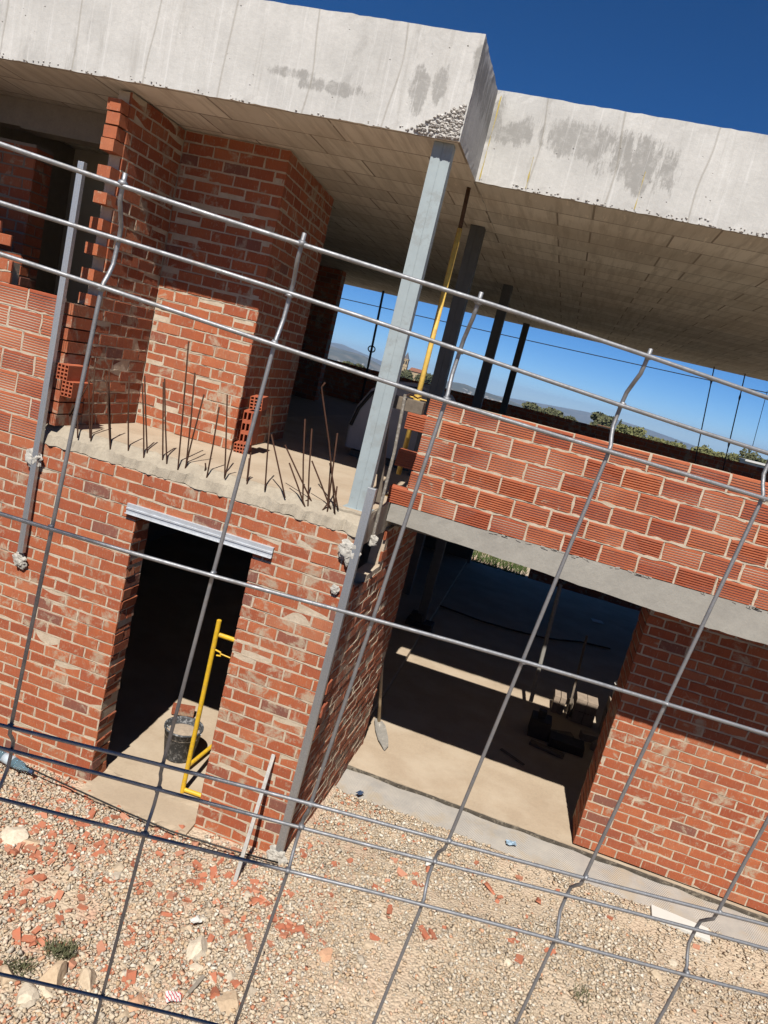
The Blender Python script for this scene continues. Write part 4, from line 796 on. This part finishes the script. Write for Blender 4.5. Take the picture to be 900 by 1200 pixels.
# grass and low terracotta wall behind the garage
mb = MB(); rr = random.Random(77)
for k in range(5000):
    x, y = rr.uniform(-3, 1.5), rr.uniform(16.5, 23); h = rr.uniform(.08, .3); sx = Vector((rr.uniform(-1, 1), rr.uniform(-1, 1), 0)).normalized()*.02
    a = Vector((x, y, gz(x, y)-.01)); d = Vector((rr.gauss(0, .06), rr.gauss(0, .06), h)); mb.quad([a-sx, a+sx, a+d])
kind(mb.build('grass', mat_attr('grass_blade', [(0, (.03, .085, .01)), (.6, (.05, .12, .015)), (1, (.08, .15, .025))])), 'stuff')
mb = MB(); mb.box(1.55, 9, 16.0, 16.2, -4.6, -3.3); bricks(mb, (1.55, 16.0, -4.5), (1, 0, 0), (0, -1, 0), 7.4, 1.2, seed=71); o = mb.build('garden_wall', [GERO], None, origin=(4, 16.1, -4.4)); tag(o, 'low terracotta brick wall beyond the rear of the garage', 'wall')
# trees
LEAF = [mat_attr('pine_needles_'+n, st, sc=3, bump=.1) for n, st in (('mid', [(0, (.09, .115, .035)), (.5, (.15, .175, .055)), (1, (.21, .22, .08))]), ('dark', [(0, (.045, .065, .025)), (.6, (.075, .10, .038)), (1, (.11, .135, .05))]))]
BARK = mat_plain('bark', (.11, .075, .05), .95, .4, 8)
def leafy(mb, c, rad, n, rr, flat=.75, leaf=.22):
    c = Vector(c); lob = [(Vector((rr.uniform(-.62, .62), rr.uniform(-.62, .62), rr.uniform(-.62, .55)*flat)), rr.uniform(.32, .5)) for _ in range(18)]
    for k in range(n):
        o_, lr = rr.choice(lob); d = Vector((rr.gauss(0, 1), rr.gauss(0, 1), rr.gauss(0, 1))).normalized()*lr*rr.random()**.35; d.z *= flat
        p = c+(o_+d)*rad; a = Vector((rr.gauss(0, 1), rr.gauss(0, 1), rr.gauss(0, 1))).normalized(); b = a.orthogonal().normalized(); s_ = leaf*rad*rr.uniform(.5, 1.1)*.5
        mb.quad([p-a*s_, p+b*s_*.8, p+a*s_, p-b*s_*.8], 0, rr.random())
def tree(name, label, u, v, y, hpx, wpx, li=0, flat=.75, group=None, shape='round'):
    """top of crown at pixel (u,v) standing at distance y"""
    k = (y-CAM.y)/F; v -= 3; hpx *= 1.25; wpx *= 1.12; top = onY(u, v, y); rad = wpx*k/2; h = hpx*k; gzv = gz(top.x, y); base = Vector((top.x, y, gzv)); root = empty(name, tuple(base)); tag(root, label, 'tree', group); rr2 = random.Random(u*7+v)
    cz = top.z-h/2; mb = MB()
    mb.tube([base-Vector((0, 0, .3)), base.lerp(Vector((top.x, y, cz)), .6)+Vector((rr2.uniform(-.1, .1)*rad, 0, 0)), Vector((top.x, y, cz+h*.2))], [rad*.12, rad*.08, rad*.04], 8)
    for q in range(5): t = rr2.uniform(0, 6.28); s0 = Vector((top.x, y, cz-h*.25)); mb.tube([s0, s0+Vector((math.cos(t)*rad*.35, math.sin(t)*rad*.35, h*.2)), s0+Vector((math.cos(t)*rad*.7, math.sin(t)*rad*.7, h*.35))], [rad*.05, rad*.03, rad*.015], 5)
    mb.build('trunk', BARK, root); mb = MB()
    if shape == 'spire':
        for q in range(420): t = rr2.random()**.8; z = top.z-t*h; r_ = rad*(.15+.85*min(1, t*1.6))*rr2.random()**.5; a_ = rr2.uniform(0, 6.28); p = Vector((top.x+math.cos(a_)*r_, y+math.sin(a_)*r_, z)); a = Vector((rr2.gauss(0, .4), rr2.gauss(0, .4), 1)).normalized(); b = a.orthogonal().normalized(); s_ = rad*.22; mb.quad([p-a*s_*1.6, p+b*s_*.7, p+a*s_*1.6, p-b*s_*.7], 0, rr2.random())
    else: leafy(mb, (top.x, y, cz), rad*1.1, 2600, rr2, flat=min(1.2, h/(rad*2)*1.05), leaf=.24)
    mb.build('crown', LEAF[li], root)
TR = [('lone umbrella pine with a flat dark crown on the skyline', 711, 489, 260, 13, 27, 1, 'round'), ('narrow dark cypress right of the umbrella pine', 728, 495, 262, 16, 6, 1, 'spire'), ('round bushy green tree right of the cypress', 737, 502, 150, 17, 30, 0, 'round'),
      ('first pine of the pine row over the rear parapet', 775, 517, 130, 22, 22, 0, 'round'), ('tall pine where the row of pines begins to rise', 793, 517, 125, 28, 26, 0, 'round'), ('low pine under the left hanging cord', 812, 526, 120, 24, 24, 0, 'round'), ('pine between the two thick hanging cords', 829, 527, 118, 26, 26, 0, 'round'), ('pine behind the knotted hanging cord', 848, 531, 115, 28, 22, 0, 'round'), ('rounded pine at the right end of the row, left of the white house', 879, 530, 110, 30, 26, 1, 'round'), ('pine right of the rear column at the picture edge', 903, 538, 108, 30, 24, 1, 'round'),
      ('dark round tree in front of the far church', 478, 437, 420, 13, 17, 1, 'round'), ('second dark tree right of the church trees', 499, 441, 410, 15, 19, 1, 'round'), ('low tree clump left of the umbrella pine', 628, 476, 300, 14, 26, 1, 'round'), ('another low tree beside the clump on the skyline', 648, 482, 290, 13, 26, 1, 'round'), ('scrubby tree below the skyline hill', 668, 491, 280, 10, 20, 1, 'round'), ('tree at the far left gap of the upper floor', 415, 428, 420, 10, 26, 1, 'round')]
TR += [('pale pine filling the row %s' % w_, u, v, y, 24, 26, 0, 'round') for w_, u, v, y in (('just right of the first pine', 784, 520, 140), ('between the tall pine and the left cord', 803, 523, 138), ('right of the left hanging cord', 821, 528, 136), ('left of the knotted cord', 839, 531, 134), ('between the knotted cord and the rounded pine', 862, 534, 132), ('where the row of pines begins', 762, 515, 142))]
for (lb, u, v, y, hp, wp, li, shp) in TR: tree('cypress_tree' if shp == 'spire' else 'pine_tree', lb, u, v, y, hp, wp, li, group='trees beyond the house', shape=shp)
rt = empty('fence_shade_tree', (.7, -7.3, gz(.7, -7.3))); tag(rt, 'added unseen leafy tree that shades the lower left fence wires', 'tree'); rr = random.Random(5); b0 = Vector((.7, -7.3, gz(.7, -7.3)))  # tree added behind the camera, out of view, to shade the lower-left fence wires
mb = MB(); mb.tube([b0-Vector((0, 0, .2)), b0+Vector((.05, .02, 1.5)), Vector((.76, -7.2, 2.9)), Vector((.77, -7.2, 3.8))], [.06, .05, .04, .02], 9)
for q in range(6): t = q*1.05; mb.tube([Vector((.76, -7.2, 3.1+q*.06)), Vector((.77+.25*math.cos(t), -7.2+.1*math.sin(t), 3.4+q*.06)), Vector((.77+.42*math.cos(t), -7.2+.16*math.sin(t), 3.5+q*.06))], [.025, .016, .008], 6)
mb.build('trunk', BARK, rt); mb = MB()
for q in range(6000):
    d = Vector((rr.gauss(0, 1), rr.gauss(0, 1), rr.gauss(0, 1))).normalized()*(rr.random()**.4); p = Vector((.82, -7.2, 3.63))+Vector((d.x*.55, d.y*.2, d.z*.49))*(1+.05*nz(*d, 4, 3)); a = Vector((rr.gauss(0, 1), rr.gauss(0, 1), rr.gauss(0, 1))).normalized(); b = a.orthogonal().normalized(); s_ = rr.uniform(.025, .045)
    mb.quad([p-a*s_, p+b*s_*.6, p+a*s_, p-b*s_*.6], 0, rr.random())
mb.build('crown', LEAF[0], rt)
# white house, umbrella pine house, church
def bld(name, label, u, v, y, wpx, hpx, m_, cat='house', roofm=None):
    k = (y-CAM.y)/F; t = onY(u, v, y); w_, h_ = wpx*k, hpx*k; root = empty(name, (t.x, y, t.z-h_)); tag(root, label, cat); mb = MB(); mb.box(t.x-w_/2, t.x+w_/2, y, y+w_*.7, gz(t.x, y)-1, t.z); mb.build('wall', m_, root)
    for dx in (-.25, .2): mb = MB(); mb.box(t.x+w_*dx, t.x+w_*(dx+.13), y-.06, y+.02, t.z-h_*.55, t.z-h_*.22); mb.build('window', BLACK, root)
    mb = MB(); mb.box(t.x-w_*.54, t.x+w_*.54, y-.4, y+w_*.74, t.z+.002, t.z+h_*.06); mb.build('roof', roofm or m_, root)
STUC = mat_plain('white_stucco', (.80, .79, .76), .9, .08, 1); SAND = mat_plain('sandstone', (.62, .47, .28), .9, .2, .3); TILE = mat_plain('roof_tile', (.36, .15, .08), .9, .3, 2)
bld('white_house', 'white house among pines at the right picture edge', 893, 545, 90, 34, 30, STUC); bld('country_house', 'small house under the umbrella pine', 708, 500, 250, 14, 9, SAND, roofm=TILE)
ch = empty('church', tuple(onY(470, 445, 850))); tag(ch, 'distant sandstone church with a pointed bell tower', 'church'); k = (850-CAM.y)/F
a = onY(478, 414, 850); bz = onY(475, 434, 850).z; tz = a.z-7*k; mb = MB(); hw = 3.1*k
mb.box(a.x-hw, a.x+hw, 850-hw, 850+hw, -60, tz); mb.box(a.x-hw*1.12, a.x+hw*1.12, 850-hw*1.12, 850+hw*1.12, tz-.8, tz+.3); mb.box(a.x-hw*1.1, a.x+hw*1.1, 850-hw*1.1, 850+hw*1.1, tz-9*k, tz-8.3*k)
mb.build('tower', SAND, ch); mb = MB(); q = [(a.x-hw*.9, 850-hw*.9), (a.x+hw*.9, 850-hw*.9), (a.x+hw*.9, 850+hw*.9), (a.x-hw*.9, 850+hw*.9)]
for i in range(4): mb.quad([(*q[i], tz+.3), (*q[(i+1) % 4], tz+.3), (a.x, 850, a.z+1.5)])
mb.build('spire', mat_plain('slate', (.16, .15, .16), .8), ch)
for dx in (-.45, .45): mb = MB(); mb.box(a.x+dx*hw-.28*hw, a.x+dx*hw+.28*hw, 850-hw*1.02, 850-hw+.4, tz-6*k, tz-2.2*k); mb.build('belfry_opening', BLACK, ch)
c = onY(488, 436, 855); mb = MB(); nw = 9*k; mb.box(c.x-nw, c.x+nw, 853, 880, -60, c.z); mb.build('nave', SAND, ch)
mb = MB(); mb.hexa([(c.x-nw*1.04, 852, c.z+.01), (c.x+nw*1.04, 852, c.z+.01), (c.x+nw*1.04, 881, c.z+.01), (c.x-nw*1.04, 881, c.z+.01), (c.x-nw*1.04, 866, c.z+4*k), (c.x+nw*1.04, 866, c.z+4*k), (c.x+nw*1.04, 867, c.z+4*k), (c.x-nw*1.04, 867, c.z+4*k)]); mb.build('nave_roof', TILE, ch)
# hills
def hills(name, y, pts, depth, mat, seed):
    P = [onY(u, v, y) for (u, v) in pts]; xs_ = np.linspace(P[0].x, P[-1].x, 160); zs_ = np.interp(xs_, [p.x for p in P], [p.z for p in P]); mb = MB(); M_ = 14; h0 = -290
    for i, (x, z) in enumerate(zip(xs_, zs_)):
        for j in range(M_+1):
            t = j/M_; zz = z+(h0-z)*t**1.15 + (nz(x, t*depth, 0, 3/depth, seed)*.12*(z-h0)*(1 if 0 < t < 1 else .15)); mb.v.append((x, y-depth*t, zz))
    for i in range(159):
        for j in range(M_): a = i*(M_+1)+j; mb.f.append((a+1, a+M_+2, a+M_+1, a)); mb.m.append(0); mb.r.append(.5)
    return kind(mb.build(name, mat, None, smooth=True), 'structure')
s = NT('hill_scrub'); HILL = s.out(s.ramp(s.noise(.004, 9, .75), [(.35, (.05, .06, .03)), (.5, (.09, .09, .05)), (.62, (.20, .17, .11))]), .95)
hills('hills', 6500, [(-200, 330), (300, 398), (372, 400), (398, 409), (425, 416), (450, 430), (500, 447), (522, 446), (545, 450), (562, 457), (590, 466), (612, 475), (640, 483), (675, 495), (750, 511), (850, 540), (1100, 610)], 2600, HILL, 3)
hills('distant_mountains', 13500, [(-200, 320), (350, 396), (400, 403), (440, 420), (520, 452), (640, 474), (690, 483), (724, 492), (760, 503), (802, 518), (850, 534), (1100, 600)], 3500, HILL, 8)
mb = MB(); rr = random.Random(9)
for k in range(420):
    u = rr.uniform(395, 700); hv = np.interp(u, [395, 450, 500, 545, 590, 640, 700], [409, 430, 447, 450, 466, 483, 500]); v = hv+6+rr.random()*16; y = 6500-2600*((v-hv)/44)-60; p = onY(u, v, y); w_ = rr.uniform(5, 12); mb.box(p.x-w_, p.x+w_, y-8, y+8, p.z-30, p.z+rr.uniform(6, 10))
kind(mb.build('far_town', mat_plain('far_walls', (.62, .56, .48), .9, .3, .01)), 'stuff')
HAZE = True; HTOP = max((o.matrix_world @ Vector(c)).z for o in scene.objects if o.name.startswith(('hills', 'distant')) for c in o.bound_box) + 15
if HAZE:
    mb = MB(); mb.box(-14500, 14500, -60, 14600, -300, HTOP); m_ = bpy.data.materials.new('haze_air'); m_.use_nodes = True; t_ = m_.node_tree; t_.nodes.remove(t_.nodes['Principled BSDF'])
    pv = t_.nodes.new('ShaderNodeVolumePrincipled'); pv.inputs['Color'].default_value = (.52, .72, 1.0, 1); pv.inputs['Density'].default_value = .00007; pv.inputs['Anisotropy'].default_value = .2
    t_.links.new(pv.outputs[0], t_.nodes['Material Output'].inputs['Volume']); kind(mb.build('haze', m_), 'stuff')
